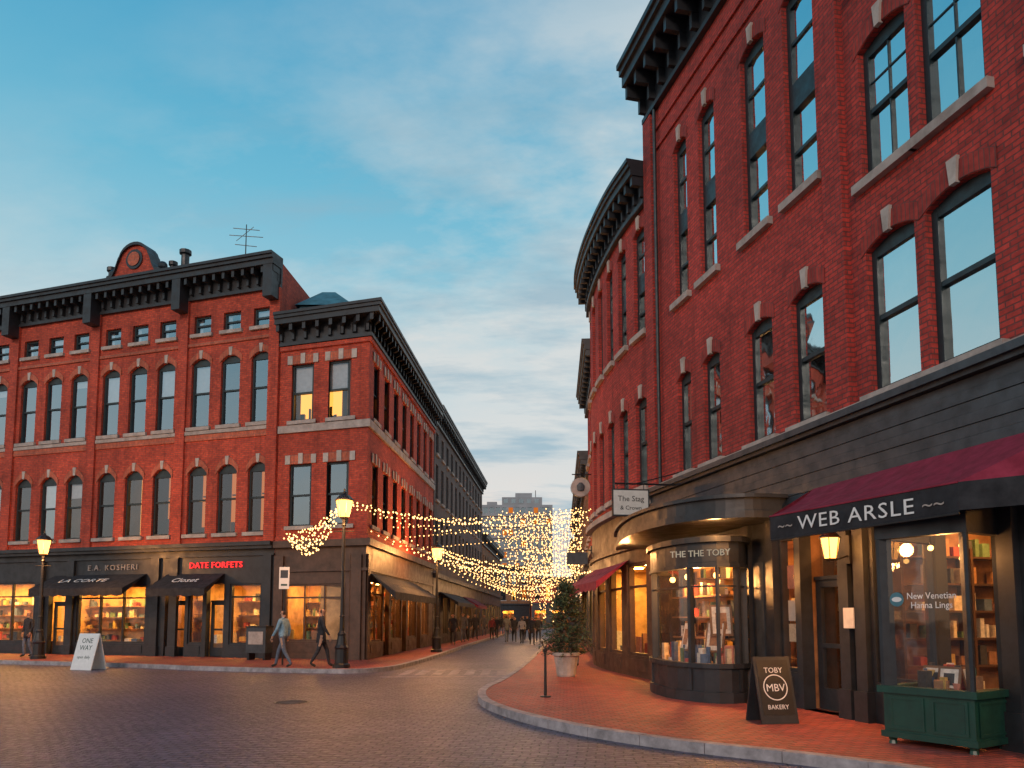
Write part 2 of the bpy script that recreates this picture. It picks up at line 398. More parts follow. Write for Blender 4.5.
def awning(name,P,s0,s1,zt,zf,proj,val,mat,parent,d0=.02):
    mb=MB()
    A=P.at(s0,zt,d0);Bp=P.at(s1,zt,d0)
    C=P.at(s1,zf,proj); D=P.at(s0,zf,proj)
    Cb=C-Vector((0,0,val)); Db=D-Vector((0,0,val))
    n=max(2,int((s1-s0)/.5))
    for i in range(n):
        f0=i/n;f1=(i+1)/n
        p=[D.lerp(C,f0),D.lerp(C,f1),A.lerp(Bp,f1),A.lerp(Bp,f0)]
        m0=(p[0]+p[3])/2-Vector((0,0,.02)); m1=(p[1]+p[2])/2-Vector((0,0,.02))
        mb.face([p[0],p[1],m1,m0],mat); mb.face([m0,m1,p[2],p[3]],mat)
        lo0=Db.lerp(Cb,f0); lo1=Db.lerp(Cb,f1)
        mb.face([lo0,(lo0+lo1)/2-Vector((0,0,.05)),lo1,p[1],p[0]],mat)
        mb.tube(p[0]-Vector((0,0,.02)),p[3]-Vector((0,0,.03)),.012,.012,'black',5)
    mb.face([A,Db,D],mat); mb.face([Bp,C,Cb],mat)
    return mb.build(name,parent)

# ------------------------------------------------------------------ ground / roads
g=MB(); g.face([(-500,-300,-.008),(500,-300,-.008),(500,900,-.008),(-500,900,-.008)],'gnd'); g.build('ground')
def cobble(name,c1,c2,mo,w,h,rot,rough,ms=.012,dist=.12,spec=.5,bd=.025):
    m,nt,b=nm(name); v=tex(nt)
    mp=nt.nodes.new('ShaderNodeMapping'); mp.inputs['Rotation'].default_value=(0,0,rot); nt.links.new(v,mp.inputs[0])
    nz=nt.nodes.new('ShaderNodeTexNoise'); nz.inputs['Scale'].default_value=.8; nt.links.new(v,nz.inputs['Vector']); nz.inputs['Detail'].default_value=1
    vm=nt.nodes.new('ShaderNodeVectorMath'); vm.operation='MULTIPLY_ADD'; vm.inputs[1].default_value=(dist,dist,0)
    nt.links.new(nz.outputs['Color'],vm.inputs[0]); nt.links.new(mp.outputs[0],vm.inputs[2])
    t=nt.nodes.new('ShaderNodeTexBrick'); nt.links.new(vm.outputs[0],t.inputs['Vector'])
    for k,x in (('Scale',1),('Brick Width',w),('Row Height',h),('Mortar Size',ms),('Mortar Smooth',.4),('Bias',-.1)): t.inputs[k].default_value=x
    t.inputs['Color1'].default_value=(*c1,1); t.inputs['Color2'].default_value=(*c2,1); t.inputs['Mortar'].default_value=(*mo,1)
    f=maprange(nt,noise(nt,v,.35,6,.7),.3,.7,.65,1.3)
    c=mixrgb(nt,1,t.outputs['Color'],f,'MULTIPLY')
    n14=noise(nt,v,11,3,.6)
    f=maprange(nt,n14,.3,.7,.7,1.3)
    c=mixrgb(nt,1,c,f,'MULTIPLY')
    nt.links.new(c,b.inputs['Base Color'])
    nt.links.new(maprange(nt,n14,.35,.65,rough-.1,rough+.15),b.inputs['Roughness'])
    b.inputs['Specular IOR Level'].default_value=spec
    ad=nt.nodes.new('ShaderNodeMath'); ad.operation='SUBTRACT'; nt.links.new(maprange(nt,n14,.3,.7,0,.6),ad.inputs[0]); nt.links.new(t.outputs['Fac'],ad.inputs[1])
    bump(nt,b,ad.outputs[0],1,bd)
    return m
M['cob']=cobble('cobblestone',(.150,.118,.165),(.085,.072,.105),(.030,.027,.038),.22,.125,.12,.44,.015,.2,.55,.03)
M['pav']=cobble('brick_paving',(.40,.085,.062),(.25,.055,.042),(.11,.045,.04),.21,.105,-.25,.6,.010,.04,.45)
M['kerb']=paint('kerb_granite',(.30,.27,.28),.75,.4,4,.2)
M['slab']=paint('crossing_slab',(.28,.24,.25),.75,.4,3)
g=MB(); g.face([(-70,-25,0),(60,-25,0),(60,160,0),(-70,160,0)],'cob'); g.build('cobbled_road')
def catmull(pts,k=5):
    out=[]
    P=[Vector((a[0],a[1])) for a in pts]; P=[2*P[0]-P[1]]+P+[2*P[-1]-P[-2]]
    for i in range(1,len(P)-2):
        p0,p1,p2,p3=P[i-1:i+3]
        for j in range(k):
            t=j/k
            q=.5*((2*p1)+(-p0+p2)*t+(2*p0-5*p1+4*p2-p3)*t*t+(-p0+3*p1-3*p2+p3)*t**3)
            out.append((q.x,q.y))
    out.append((P[-2].x,P[-2].y)); return out
def pavement(name,kpts,back,k=5):
    P=Path(catmull(kpts,k)); mb=MB()
    e=empty(name); kb=MB(); q=0
    while q<P.L-.01:
        q2=min(P.L,q+.9); kb.pbox(P,q+.004,q2-.004,-.05,.13+RU(-.004,.004),-.16,RU(-.006,.006),'kerb'); q=q2
    kb.build('kerb',e)
    mb.face([P.at(c,.12,-.155) for c in P.c]+[Vector((a[0],a[1],.12)) for a in back],'pav')
    mb.build('paving',e)
    return P
KR=pavement('pavement',[(5.0,88),(1.97,45),(.9,31),(.25,23.5),(-.29,18.5),(-.60,16.6),(-.68,15.1),(-.5,13.6),(0,12.1),(.68,10.8),(1.4,9.85),(2.22,9.05),(3.33,8.2),(4.2,7.2),(4.9,5.5),(5.6,1)],[(14,1),(14,88)])
KL=pavement('pavement',[(-60,40),(-17.7,26.4),(-9.4,23.1),(-5.6,22.0),(-4.5,22.0),(-3.8,22.9),(-3.4,25),(-3.0,31),(-2.0,51),(.5,88)],[(-20,88),(-60,60)],6)
cw=MB()
for k in range(7):
    x=-3.2+k*.46
    cw.box(x,x+.26,21.2,23.3,.0,.004,'slab',None)
cw.box(-3.6,.0,20.6,20.85,.0,.0045,'slab'); cw.box(-3.2,.0,23.6,23.85,.0,.0045,'slab')
cw.build('crosswalk')
mh=MB(); mh.lathe(0,0,[(.34,0),(.34,.005)],24,'black'); mh.lathe(0,0,[(.29,.005),(.29,.008)],24,'roof'); mh.build('manhole_cover',None,(-4.2,14.5,0)); 

# ------------------------------------------------------------------ building A (left, long)
A=Bld('brick_commercial_building')
PA=Path([(-30.35,34.77),(-8.89,28.0)]); LA=PA.L
sA=lambda r: LA-r
lits={(0,0):2,(0,1):2,(0,2):2,(1,1):1,(1,2):2,(1,0):2,(2,0):1,(2,2):2,(3,1):2}
for bay in range(5):
    c0=4.5*bay
    for i,o in enumerate((.75,2.15,3.55)):
        r=c0+o+.1; s=sA(r)
        window(A,PA,s-.44,s+.44,4.85,7.55,.28,lit=lits.get((bay,i),0),key=True,blind=.1)
        window(A,PA,s-.44,s+.44,9.1,11.9,.22,lit=0,blind=.45)
        window(A,PA,s-.40,s+.40,12.9,13.65,0,lit=0,key=False,blind=.1)
    s=sA(c0)
    if bay>0: A.trim.pbox(PA,s-.22,s+.22,4.46,14.3,-.02,.10,'brickA')
A.trim.pbox(PA,LA-.45,LA-.0,4.46,14.3,-.02,.12,'brickA')
for bay in range(5):
    a,b=sA(4.5*bay+4.5)+.23,sA(4.5*bay)-.23
    if bay==0: b=LA-.46
    A.trim.pbox(PA,a,b,8.55,8.78,-.02,.05,'arch'); A.trim.pbox(PA,a,b,12.4,12.52,-.02,.06,'arch')
    A.trim.pbox(PA,a,b,8.80,8.94,-.02,.08,'sill')
cornice(A,PA,0,LA,14.42,15.5,.75,'dark',.45)
for r in (0.25,4.5,9,13.5):
    A.trim.pbox(PA,sA(r)-.2,sA(r)+.2,13.8,15.1,.0,.6,'dark')
wall(A.wall,PA,0,LA,4.45,15.3,A.ops,'brickA')
shell(A,PA,[(-8.05,40),(-27,46.5)],0,15.3,'brickA',15.2)
A.ops=[]
shopwin(A,PA,sA(19),sA(15.2),.6,3.1,3); shopwin(A,PA,sA(14.3),sA(11.7),.6,3.1,2,transom=2.5)
door(A,PA,sA(10.9),sA(9.9),.12,2.9); shopwin(A,PA,sA(9.4),sA(5.9),.6,2.9,3,transom=2.4)
door(A,PA,sA(4.95),sA(4.0),.12,2.9); shopwin(A,PA,sA(3.85),sA(3.15),.6,2.9,1); door(A,PA,sA(3.0),sA(2.2),.12,2.9); shopwin(A,PA,sA(1.95),sA(.55),.6,2.9,1,transom=2.4)
wall(A.shop,PA,0,LA,.1,4.2,A.ops,'dark')
room(A,PA,sA(19.2),sA(11.5),.13,3.2,2.6,'panelY'); room(A,PA,sA(11.2),sA(5.6),.13,3.1,2.4,'panelY'); room(A,PA,sA(5.2),sA(3.1),.13,3.0,2.2,'panel',density=.5,items=False); room(A,PA,sA(3.05),sA(.3),.13,3.0,2.2,'panelY')
A.trim.pbox(PA,0,LA,4.2,4.32,-.02,.22,'dark'); A.trim.pbox(PA,0,LA,4.32,4.46,-.02,.32,'dark')
A.trim.pbox(PA,0,LA,3.95,4.02,-.02,.08,'dark')
for r in (.25,4.5,5.4,9.7,11.3,14.8,19.3): A.trim.pbox(PA,sA(r)-.18,sA(r)+.18,.12,3.95,-.02,.12,'dark'); A.trim.pbox(PA,sA(r)-.22,sA(r)+.22,.12,.5,-.02,.16,'dark')
text('sign_letters','E.A. KOSHERI',PA,sA(7.6),3.62,.03,.32,'sill',A.e,.02,1.1,1.25)
text('neon_letters','DATE FORFETS',PA,sA(2.6),3.62,.05,.32,'neon',A.e,.02,1.05,1.1)
awning('shop_awning',PA,sA(10.6),sA(5.9),3.35,2.75,1.2,.26,'canvas',A.e)
awning('shop_awning',PA,sA(4.9),sA(2.2),3.3,2.7,1.1,.26,'canvas',A.e)
Fx=PA.frame(sA(8.4),3.08,.68)@Matrix.Rotation(-math.radians(62),4,'X')
text('awning_letters','LA CORTE',Fx,0,0,0,.40,'white',A.e,.002,1.3)
Fx=PA.frame(sA(3.5),3.03,.62)@Matrix.Rotation(-math.radians(60),4,'X')
text('awning_letters','Closet',Fx,0,0,0,.46,'white',A.e,.002)
c=sA(6.95); ped=[]
for x,z in [(-1.5,15.45),(-1.35,15.8),(-1.1,15.85),(-.95,16.1),(-.8,16.5)]+[(-.78*math.cos(t),16.37+.72*math.sin(t)) for t in [math.pi*k/12 for k in range(1,12)]]+[(.8,16.5),(.95,16.1),(1.1,15.85),(1.35,15.8),(1.5,15.45)]: ped.append((x,z))
A.trim.face([PA.at(c+x,z,.25) for x,z in ped][::-1],'brickA'); A.trim.face([PA.at(c+x,z,-.2) for x,z in ped],'brickA')
for (x0,z0),(x1,z1) in zip(ped[:-1],ped[1:]):
    A.trim.face([PA.at(c+x0,z0,.36),PA.at(c+x1,z1,.36),PA.at(c+x1,z1+.0,-.25),PA.at(c+x0,z0,-.25)],'dark')
    A.trim.face([PA.at(c+x0,z0-.12,.36),PA.at(c+x1,z1-.12,.36),PA.at(c+x1,z1,.36),PA.at(c+x0,z0,.36)],'dark')
for rr,dd,mt in ((.42,.31,'dark'),(.30,.34,'arch')):
    A.trim.face([PA.at(c+rr*math.cos(2*math.pi*k/20),16.37+rr*math.sin(2*math.pi*k/20),dd) for k in range(20)],mt)
for q in (-1.25,1.25): 
    p=PA.at(c+q,0,.05); A.trim.ball((p.x,p.y,16.0),.2,'dark')
for r,w,h in ((4.9,.16,16.7),(5.5,.12,16.3),(8.7,.14,16.5)):
    p=PA.at(sA(r),0,-.3); A.trim.lathe(p.x,p.y,[(w*1.2,15.2),(w*1.2,15.7),(w,15.75),(w,h-.2),(w*1.5,h-.15),(w*1.5,h)],10,'dark')
for r,dd,w,h in ((12.6,-2,.45,16.7),(15,-3,.6,16.9)):
    A.trim.pbox(PA,sA(r)-w/2,sA(r)+w/2,15.0,h,dd-w,dd,'brickA'); A.trim.pbox(PA,sA(r)-w/2-.05,sA(r)+w/2+.05,h,h+.12,dd-w-.05,dd+.05,'stone')
A.done()
an=MB(); an.tube((0,0,0),(0,0,2.6),.03,.02,'black')
for z,l in ((2.4,.55),(2.1,.7),(1.7,.45)): an.tube((-l,0,z+.05),(l,0,z-.05),.015,.015,'black',4)
an.tube((-.4,0,1.9),(.3,0,2.5),.012,.012,'black',4)
an.build('roof_antenna',None,PA.at(sA(2.5),15.2,-1))

# ------------------------------------------------------------------ building B (left corner)
B=Bld('brick_corner_building')
PB=Path([(-8.87,27.994),(-5.24,26.85),(-4.30,40.6)]); f=PB.c[1]; LB=PB.L
for c,l3,l2 in ((1.0,1,0),(2.6,1,0)):
    window(B,PB,c-.48,c+.48,9.0,11.2,0,lit=l3,lint=True,blind=0)
    B.win.face([PB.at(c-.48,10.15,-.235),PB.at(c+.48,10.15,-.235),PB.at(c+.48,11.2,-.235),PB.at(c-.48,11.2,-.235)],'blind')
    window(B,PB,c-.48,c+.48,5.0,7.35,0,lit=l2,lint=True,blind=.2)
n=8
for i in range(n):
    c=f+1.1+i*(LB-f-2.0)/(n-1)
    window(B,PB,c-.42,c+.42,9.0,11.2,0,lit=2 if R()<.15 else 0,lint=True); window(B,PB,c-.42,c+.42,5.0,7.35,.0,lit=2 if R()<.4 else 0,lint=True)
wall(B.wall,PB,0,LB,4.45,12.9,B.ops,'brickA')
B.trim.pbox(PB,.02,LB,8.55,8.83,-.02,.09,'sill')
for z in (4.46,11.75): B.trim.pbox(PB,.02,LB,z,z+.16,-.02,.08,'brickA')
cornice(B,PB,.02,LB,12.05,13.1,.6,'dark',.5)
shell(B,PB,[(-8.0,41)],0,12.9,'brickA',12.7)
B.ops=[]
shopwin(B,PB,.45,3.0,.75,2.85,3,'darkBr',transom=2.35)
q=f+.7
while q<LB-2.4:
    shopwin(B,PB,q,q+1.9,.7,3.0,2,'darkBr',transom=2.5); door(B,PB,q+2.1,q+3.0,.12,2.95,'darkBr') if q+3.2<LB else None; q+=3.35
wall(B.shop,PB,0,LB,.1,4.2,B.ops,'darkBr')
room(B,PB,.3,3.1,.13,3.0,2.2,'panelY'); 
P2=Path([tuple(PB.at(f+.3,0,0)[:2]),tuple(PB.at(LB,0,0)[:2])]); room(B,P2,.2,P2.L-.3,.13,3.1,1.8,'panel')
B.trim.pbox(PB,.02,LB,4.2,4.45,-.02,.2,'darkBr'); B.trim.pbox(PB,.02,LB,3.3,3.4,-.02,.08,'darkBr')
for q in (.2,3.35,f+.3): B.trim.pbox(PB,max(.03,q-.2),q+.2,.12,3.9,-.02,.1,'darkBr')
awning('shop_awning',PB,f+.5,f+8.5,3.25,2.5,1.35,.25,'canvas',B.e)
x0,x1,y0,y1=-8.55,-6.5,29.2,31.5
B.trim.box(x0,x1,y0,y1,12.7,14.1,'copper')
ap=[(x0+.6,(y0+y1)/2,15.2),(x1-.9,(y0+y1)/2,15.2)]; o=.15
cs=[(x0-o,y0-o,14.1),(x1+o,y0-o,14.1),(x1+o,y1+o,14.1),(x0-o,y1+o,14.1)]
B.trim.face([cs[0],cs[1],ap[1],ap[0]],'copper');B.trim.face([cs[1],cs[2],ap[1]],'copper');B.trim.face([cs[2],cs[3],ap[0],ap[1]],'copper');B.trim.face([cs[3],cs[0],ap[0]],'copper')
B.trim.box(-5.9,-5.4,37.5,38.2,12.6,14.1,'brickA'); B.trim.box(-5.2,-4.8,39.2,39.8,12.6,14.0,'brickA')
B.done()

# ------------------------------------------------------------------ further street buildings
def simple(name,pts,back,h,fl,wm,nwin,gz=4.0,gm='dark',cz=.9,panel='panel',cm='dark',ww=.42):
    b=Bld(name); P=Path(pts)
    for i in range(nwin):
        c=.9+i*(P.L-1.8)/max(1,nwin-1)
        for z0,z1 in fl: window(b,P,c-ww,c+ww,z0,z1,0,wmat=wm,lit=random.choice([0,0,0,0,2,1]),key=False)
    wall(b.wall,P,0,P.L,gz,h-.1,b.ops,wm); shell(b,P,back,0,h-.1,wm)
    cornice(b,P,0,P.L,h-cz,h,.5,cm,.6)
    b.ops=[]; q=.4
    while q<P.L-2.4:
        shopwin(b,P,q,q+2.0,.6,2.9,2); q+=2.9
    wall(b.shop,P,0,P.L,.1,gz,b.ops,gm); room(b,P,.1,P.L-.1,.13,3.0,1.8,panel)
    b.trim.pbox(P,0,P.L,gz-.2,gz+.05,-.02,.25,gm)
    return b,P
b,P=simple('grey_brick_building',[(-4.28,40.8),(-2.62,65.0)],[(-9,65.5),(-9,41.2)],13.4,[(5.0,7.2),(8.2,10.2),(10.8,12.0)],'brickG',13)
awning('shop_awning',P,2,10,3.1,2.5,1.1,.2,'canvas',b.e); awning('shop_awning',P,12,18,3.1,2.5,1.1,.2,'maroon',b.e)
b.trim.box(-4.9,-4.3,46,46.8,13.1,14.6,'brickA'); b.done()
b,P=simple('ochre_brick_building',[(-2.6,65.2),(-1.3,86)],[(-9,86.5),(-9,65.5)],9.0,[(4.8,7.2)],'brickO',10,panel='panelY'); b.done()
b,P=simple('ochre_brick_building',[(5.15,60),(3.35,32.3)],[(12,32.3),(12,60)],8.9,[(4.9,7.2)],'brickO',14,panel='panelY')
awning('shop_awning',P,2,8,3.1,2.5,1.0,.2,'maroon',b.e); awning('shop_awning',P,14,24,3.0,2.4,1.0,.25,'white',b.e); b.done()
b,P=simple('narrow_brick_building',[(3.3,32.1),(2.92,25.35)],[(11,25.35),(11,32.1)],11.3,[(4.9,7.1),(8.0,9.9)],'brickR',4,panel='panelY')
awning('shop_awning',P,.8,5.5,3.1,2.5,.9,.2,'maroon',b.e); b.done()
b,P=simple('grey_brick_building',[(7.0,88),(5.2,60.2)],[(14,60),(14,88)],8.0,[(4.7,6.8)],'brickG',10,panel='panelY'); b.done()
b,P=simple('brick_terrace_building',[(-22,124),(3.0,128)],[(3,140),(-22,140)],10.5,[(4.6,6.6),(7.3,9.2)],'brickO',14,panel='panelY'); b.done()
b,P=simple('brick_terrace_building',[(3.2,122),(26,118)],[(26,136),(3.2,136)],8.2,[(4.6,6.8)],'brickA',13,panel='panelY'); b.done()
M['conc']=paint('concrete',(.30,.31,.33),.8,.15,.3)
T=Bld('apartment_tower'); PT=Path([(-9,220),(12,220)])
for fl in range(10):
    z=2+fl*3.3
    for i in range(11):
        c=1.2+i*1.86
        T.ops.append((c-.65,c+.65,z+.8,z+2.5))
        T.win.face([PT.at(c-.65,z+.8,-.2),PT.at(c+.65,z+.8,-.2),PT.at(c+.65,z+2.5,-.2),PT.at(c-.65,z+2.5,-.2)],'litdim' if R()<.22 else 'glassU')
    T.trim.pbox(PT,0,PT.L,z-.1,z+.1,-.02,.5,'stone')
T.win.face([PT.at(0,0,-.6),PT.at(PT.L,0,-.6),PT.at(PT.L,34,-.6),PT.at(0,34,-.6)],'int')
wall(T.wall,PT,0,PT.L,0,35,T.ops,'conc'); shell(T,PT,[(12,235),(-9,235)],0,35,'conc',34.9)
T.trim.box(-3,9,222,232,35,37.6,'conc'); T.trim.box(1,6,223,230,37.6,39,'conc'); T.trim.box(-7.5,-4.5,222,228,35,36.2,'conc'); T.trim.box(7,7.2,224,224.2,37.6,40,'black')
for k in range(5): T.trim.box(-2.5+k*2.3,-1.2+k*2.3,221.9,222,35.8,37.0,'glassU')
T.done()
T=Bld('apartment_tower'); PT=Path([(-30,190),(-8,196)])
wall(T.wall,PT,0,PT.L,0,20,[],'brickG'); shell(T,PT,[(-8,210),(-30,210)],0,20,'brickG'); T.done()

# ------------------------------------------------------------------ right building: section 1
Rb=Bld('brick_corner_block')
P1=Path([(3.41,18.0),(7.25,2.0)]); L1=P1.L
cols=[(1.78,.64),(3.0,.70),(4.8,.82),(6.2,.84),(8.1,.94),(9.27,1.02),(11.0,1.0),(12.4,1.0),(14.2,1.0)]
for i,(c,w) in enumerate(cols):
    a,b_=c-w/2,c+w/2
    window(Rb,P1,a,b_,4.8,7.05,.12,wmat='brickR',lit=0,blind=.2)
    if i<4: window(Rb,P1,a,b_,8.75,12.5,.14,wmat='brickR',dbl=True,blind=.3)
    else:
        window(Rb,P1,a,b_,8.0,10.15,.12,wmat='brickR',mun=True,blind=.4); window(Rb,P1,a,b_,11.2,13.2,.12,wmat='brickR',mun=True)
wall(Rb.wall,P1,0,L1,4.65,15.3,Rb.ops,'brickR'); shell(Rb,P1,[(15,3.5),(11.5,19.8)],0,15.3,'brickR')
Rb.trim.pbox(P1,6.85,7.3,4.725,14.1,-.02,.11,'brickR'); Rb.trim.pbox(P1,0.0,.45,4.725,14.1,-.02,.11,'brickR')
for z in (13.0,13.5): Rb.trim.pbox(P1,.46,6.84,z,z+.1,-.02,.05,'brickR')
Rb.trim.tube(P1.at(.62,4.72,.08),P1.at(.62,14.1,.08),.04,.04,'frame',8)
cornice(Rb,P1,-.0,L1,14.15,15.5,.8,'dark',.55)
for k in range(7):
    z=3.5+k*.145; Rb.shop.pbox(P1,0,L1,z,z+.138,-.05,.05+.015*(k%2),'darkB')
Rb.trim.pbox(P1,0,L1,4.515,4.58,-.02,.16,'dark'); Rb.trim.pbox(P1,0,L1,4.58,4.68,-.02,.22,'darkB')
Rb.trim.pbox(P1,0,L1,4.682,4.72,-.02,.16,'sill')
Rb.trim.pbox(P1,0,L1,3.36,3.49,-.04,.14,'dark')
Rb.ops=[(1.5,4.05,.6,3.05),(8.6,9.55,.6,3.05)]
shopwin(Rb,P1,5.12,5.62,.7,3.0,1); door(Rb,P1,5.78,6.72,.12,3.0); shopwin(Rb,P1,7.5,8.45,.7,3.0,1); shopwin(Rb,P1,10.0,12.6,.7,3.0,2); door(Rb,P1,13,14,.12,3.0)
wall(Rb.shop,P1,0,L1,.1,3.5,Rb.ops,'dark')
room(Rb,P1,.9,5.68,.13,3.25,3.2,'panel',items=False,ends=True); room(Rb,P1,5.72,6.9,.13,3.25,3,'panelR','intd',items=False,density=.4,ends=True); room(Rb,P1,7.2,15,.13,3.25,3.2,'panelR','intd',items=False,ends=True)
for q in (4.25,5.02,6.95,7.3,9.75): Rb.trim.pbox(P1,q-.11,q+.11,.12,3.36,-.02,.09,'dark'); Rb.trim.pbox(P1,q-.14,q+.14,.12,.55,-.02,.13,'dark')
Rb.trim.pbox(P1,4.45,4.85,.75,2.7,-.02,.04,'dark'); Rb.trim.pbox(P1,4.52,4.78,.85,2.6,-.02,.055,'darkB')
Rb.trim.pbox(P1,6.98,7.2,1.45,1.75,.10,.12,'cream'); 
for z0,z1,k in ((1.2,1.5,'item0'),(1.55,1.9,'cream'),(2.1,2.5,'item8')): Rb.trim.pbox(P1,5.24,5.5,z0,z1,-.13,-.125,k)
b1=Path(catmull([(3.78,16.6),(3.08,16.15),(2.85,15.3),(2.93,14.3),(3.2,13.6),(3.62,13.22),(4.02,13.28),(4.25,13.6),(4.36,14.0)],2))
bay=Rb.shop
bay.pbox(b1,0,b1.L,.12,.30,-.12,.05,'dark'); bay.pbox(b1,0,b1.L,.30,.72,-.12,0,'dark'); bay.pbox(b1,0,b1.L,.72,.80,-.12,.06,'dark')
bay.pbox(b1,0,b1.L,2.5,2.56,-.12,.03,'dark'); bay.pbox(b1,0,b1.L,2.56,2.95,-.12,0,'dark'); bay.pbox(b1,0,b1.L,2.95,3.05,-.12,.08,'dark')
bay.pbox(b1,0,b1.L,2.15,2.18,-.09,-.03,'dark')
nb=len(b1.c)
for i in range(nb):
    if i in (0,4,8,10,12,14,nb-1) or i==2:
        q=min(max(b1.c[i],.045),b1.L-.045); bay.pbox(b1,q-.035,q+.035,.8,2.5,-.10,.01,'dark')
        bay.pbox(b1,q-.05,q+.05,.32,.70,-.02,.03,'dark')
for a,b_ in zip(b1.c[:-1],b1.c[1:]):
    bay.face([b1.at(a,.8,-.06),b1.at(b_,.8,-.06),b1.at(b_,2.5,-.06),b1.at(a,2.5,-.06)],'glassS')
ring=[b1.at(c_,0,-.1) for c_ in b1.c]
for z,mt in ((.74,'wood'),(3.0,'intw')): bay.face([(p.x,p.y,z) for p in ring],mt)
for k in range(60):
    q=RU(.3,b1.L-.5); d=-RU(.22,.6); w=RU(.06,.2); h=RU(.08,.42); p=b1.at(q,0,d)
    mt=Matrix.Translation((p.x,p.y,.745))@Matrix.Rotation(RU(0,3),4,'Z'); bay.box(-w/2,w/2,-w*.35,w*.35,0,h,random.choice(PAL),mt)
for z in (1.2,1.6,2.0): 
    mt=Matrix.Translation((3.85,14.7,z))@Matrix.Rotation(.24,4,'Z'); bay.box(-.3,.3,-1.0,1.0,0,.03,'wood',mt)
    for k in range(16):
        m2=mt@Matrix.Translation((RU(-.25,.25),-.9+k*.12,.031)); w=RU(.05,.12); bay.box(-w/2,w/2,-w/2,w/2,0,RU(.1,.3),random.choice(PAL),m2)
for q,z in ((b1.c[9],1.0),(b1.c[11],1.3),(b1.c[6],1.0)):
    Fm=b1.frame(q,z,-.35)@Matrix.Rotation(-.2,4,'X'); bay.box(-.2,.2,-.02,.55,-.02,0,'wood',Fm); bay.box(-.16,.16,.02,.51,.001,.006,'item4',Fm); bay.box(-.1,.1,.1,.4,.007,.009,'item6',Fm)
for (x,y) in ((3.3,15.4),(3.35,14.3),(3.75,13.75)):
    bay.tube((x,y,3.0),(x,y,2.45),.008,.008,'black',4); bay.ball((x,y,2.38),.06,'pbulb')
bay.pbox(b1,b1.c[8],b1.c[11]+.2,2.60,2.91,-.01,.006,'dark')
text('bay_sign_letters','THE THE TOBY',Matrix.Translation((3.36,13.395,2.75))@Matrix(((math.cos(-.62),0,math.sin(-.62),0),(math.sin(-.62),0,-math.cos(-.62),0),(0,1,0,0),(0,0,0,1))),0,0,0,.165,'tin',Rb.e,.01,1.0)
cn=catmull([(2.60,18.7),(2.46,17.6),(2.38,16.2),(2.45,14.8),(2.78,13.5),(3.3,12.75),(3.9,12.45),(4.45,12.5),(4.76,12.6)],4); C=Path(cn)
bay.pbox(C,0,C.L,3.28,3.40,-.08,0,'dark'); bay.pbox(C,0,C.L,3.40,3.62,-.08,-.04,'dark'); bay.pbox(C,0,C.L,3.62,3.68,-.08,.04,'dark')
wp=[P1.at(q,0,.02) for q in (5.5,4,3,2,1,.2)]+[Vector((3.3,18.5,0))]
cp=[C.at(q,0,-.02) for q in C.c]
bay.face([(p.x,p.y,3.30) for p in cp+wp],'dark'); bay.face([(p.x,p.y,3.66) for p in cp+wp],'roof')
b2=Path([(5.40,9.70),(4.45,9.10),(5.02,8.25),(5.69,8.66)])
bay.pbox(b2,0,b2.L,.26,.72,-.08,0,'green'); bay.pbox(b2,0,b2.L,.72,.80,-.1,.05,'green'); bay.pbox(b2,0,b2.L,.20,.27,-.1,.03,'green')
for q in (b2.c[1],b2.c[2],b2.L-.1): 
    p=b2.at(q,0,-.06); bay.lathe(p.x,p.y,[(.05,.12),(.04,.16),(.06,.2),(.06,.27)],8,'green')
for q0,q1 in ((b2.c[1]+.08,b2.c[1]+.48),(b2.c[1]+.56,b2.c[2]-.08),(b2.c[2]+.08,b2.L-.08),(.1,b2.c[1]-.1)):
    for z0,z1 in ((.30,.33),(.65,.68)): bay.pbox(b2,q0,q1,z0,z1,-.01,.015,'green')
    bay.pbox(b2,q0,q0+.03,.33,.65,-.01,.015,'green'); bay.pbox(b2,q1-.03,q1,.33,.65,-.01,.015,'green')
bay.pbox(b2,0,b2.L,2.55,2.95,-.1,.02,'dark')
for q in (.04,b2.c[1],b2.c[2],b2.L-.04): bay.pbox(b2,max(0,q-.04),min(b2.L,q+.04),.8,2.55,-.09,.012,'dark')
for a,b_ in zip(b2.c[:-1],b2.c[1:]): bay.face([b2.at(a,.8,-.05),b2.at(b_,.8,-.05),b2.at(b_,2.55,-.05),b2.at(a,2.55,-.05)],'glassS')
r2=[b2.at(c_,0,-.09) for c_ in b2.c]
bay.face([(p.x,p.y,.76) for p in r2],'wood'); bay.face([(p.x,p.y,2.9) for p in r2],'intd')
for k in range(26):
    q=RU(b2.c[1]-.5,b2.L-.2); p=b2.at(q,0,-RU(.18,.5)); w=RU(.06,.15); h=RU(.06,.3)
    mt=Matrix.Translation((p.x,p.y,.765))@Matrix.Rotation(RU(0,3),4,'Z'); bay.box(-w/2,w/2,-w*.3,w*.3,0,h,random.choice(PAL),mt)
for q,dd in ((b2.c[2]-.3,-.25),(b2.c[2]+.35,-.25),(b2.c[1]+.3,-.3)):
    Fm=b2.frame(q,.77,dd)@Matrix.Rotation(-.25,4,'X'); bay.box(-.13,.13,0,.28,-.015,0,'wood',Fm); bay.box(-.1,.1,.03,.25,.001,.004,'item4',Fm); bay.box(-.06,.06,.06,.2,.005,.007,'item7',Fm)
for (x,y,z) in ((5.1,9.1,2.45),(5.3,8.8,2.3),(5.6,9.3,2.5),(6.3,9.4,2.4),(6.0,8.6,2.55),(6.8,8.2,2.4),(6.2,7.6,2.5)):
    bay.tube((x,y,3.2),(x,y,z),.006,.006,'black',4); bay.ball((x,y,z),.035,'pbulb',8,6)
text('window_letters','New Venetian\nHanna Lings',b2,b2.c[1]+.60,1.80,-.035,.108,'white',Rb.e,.001,.9)
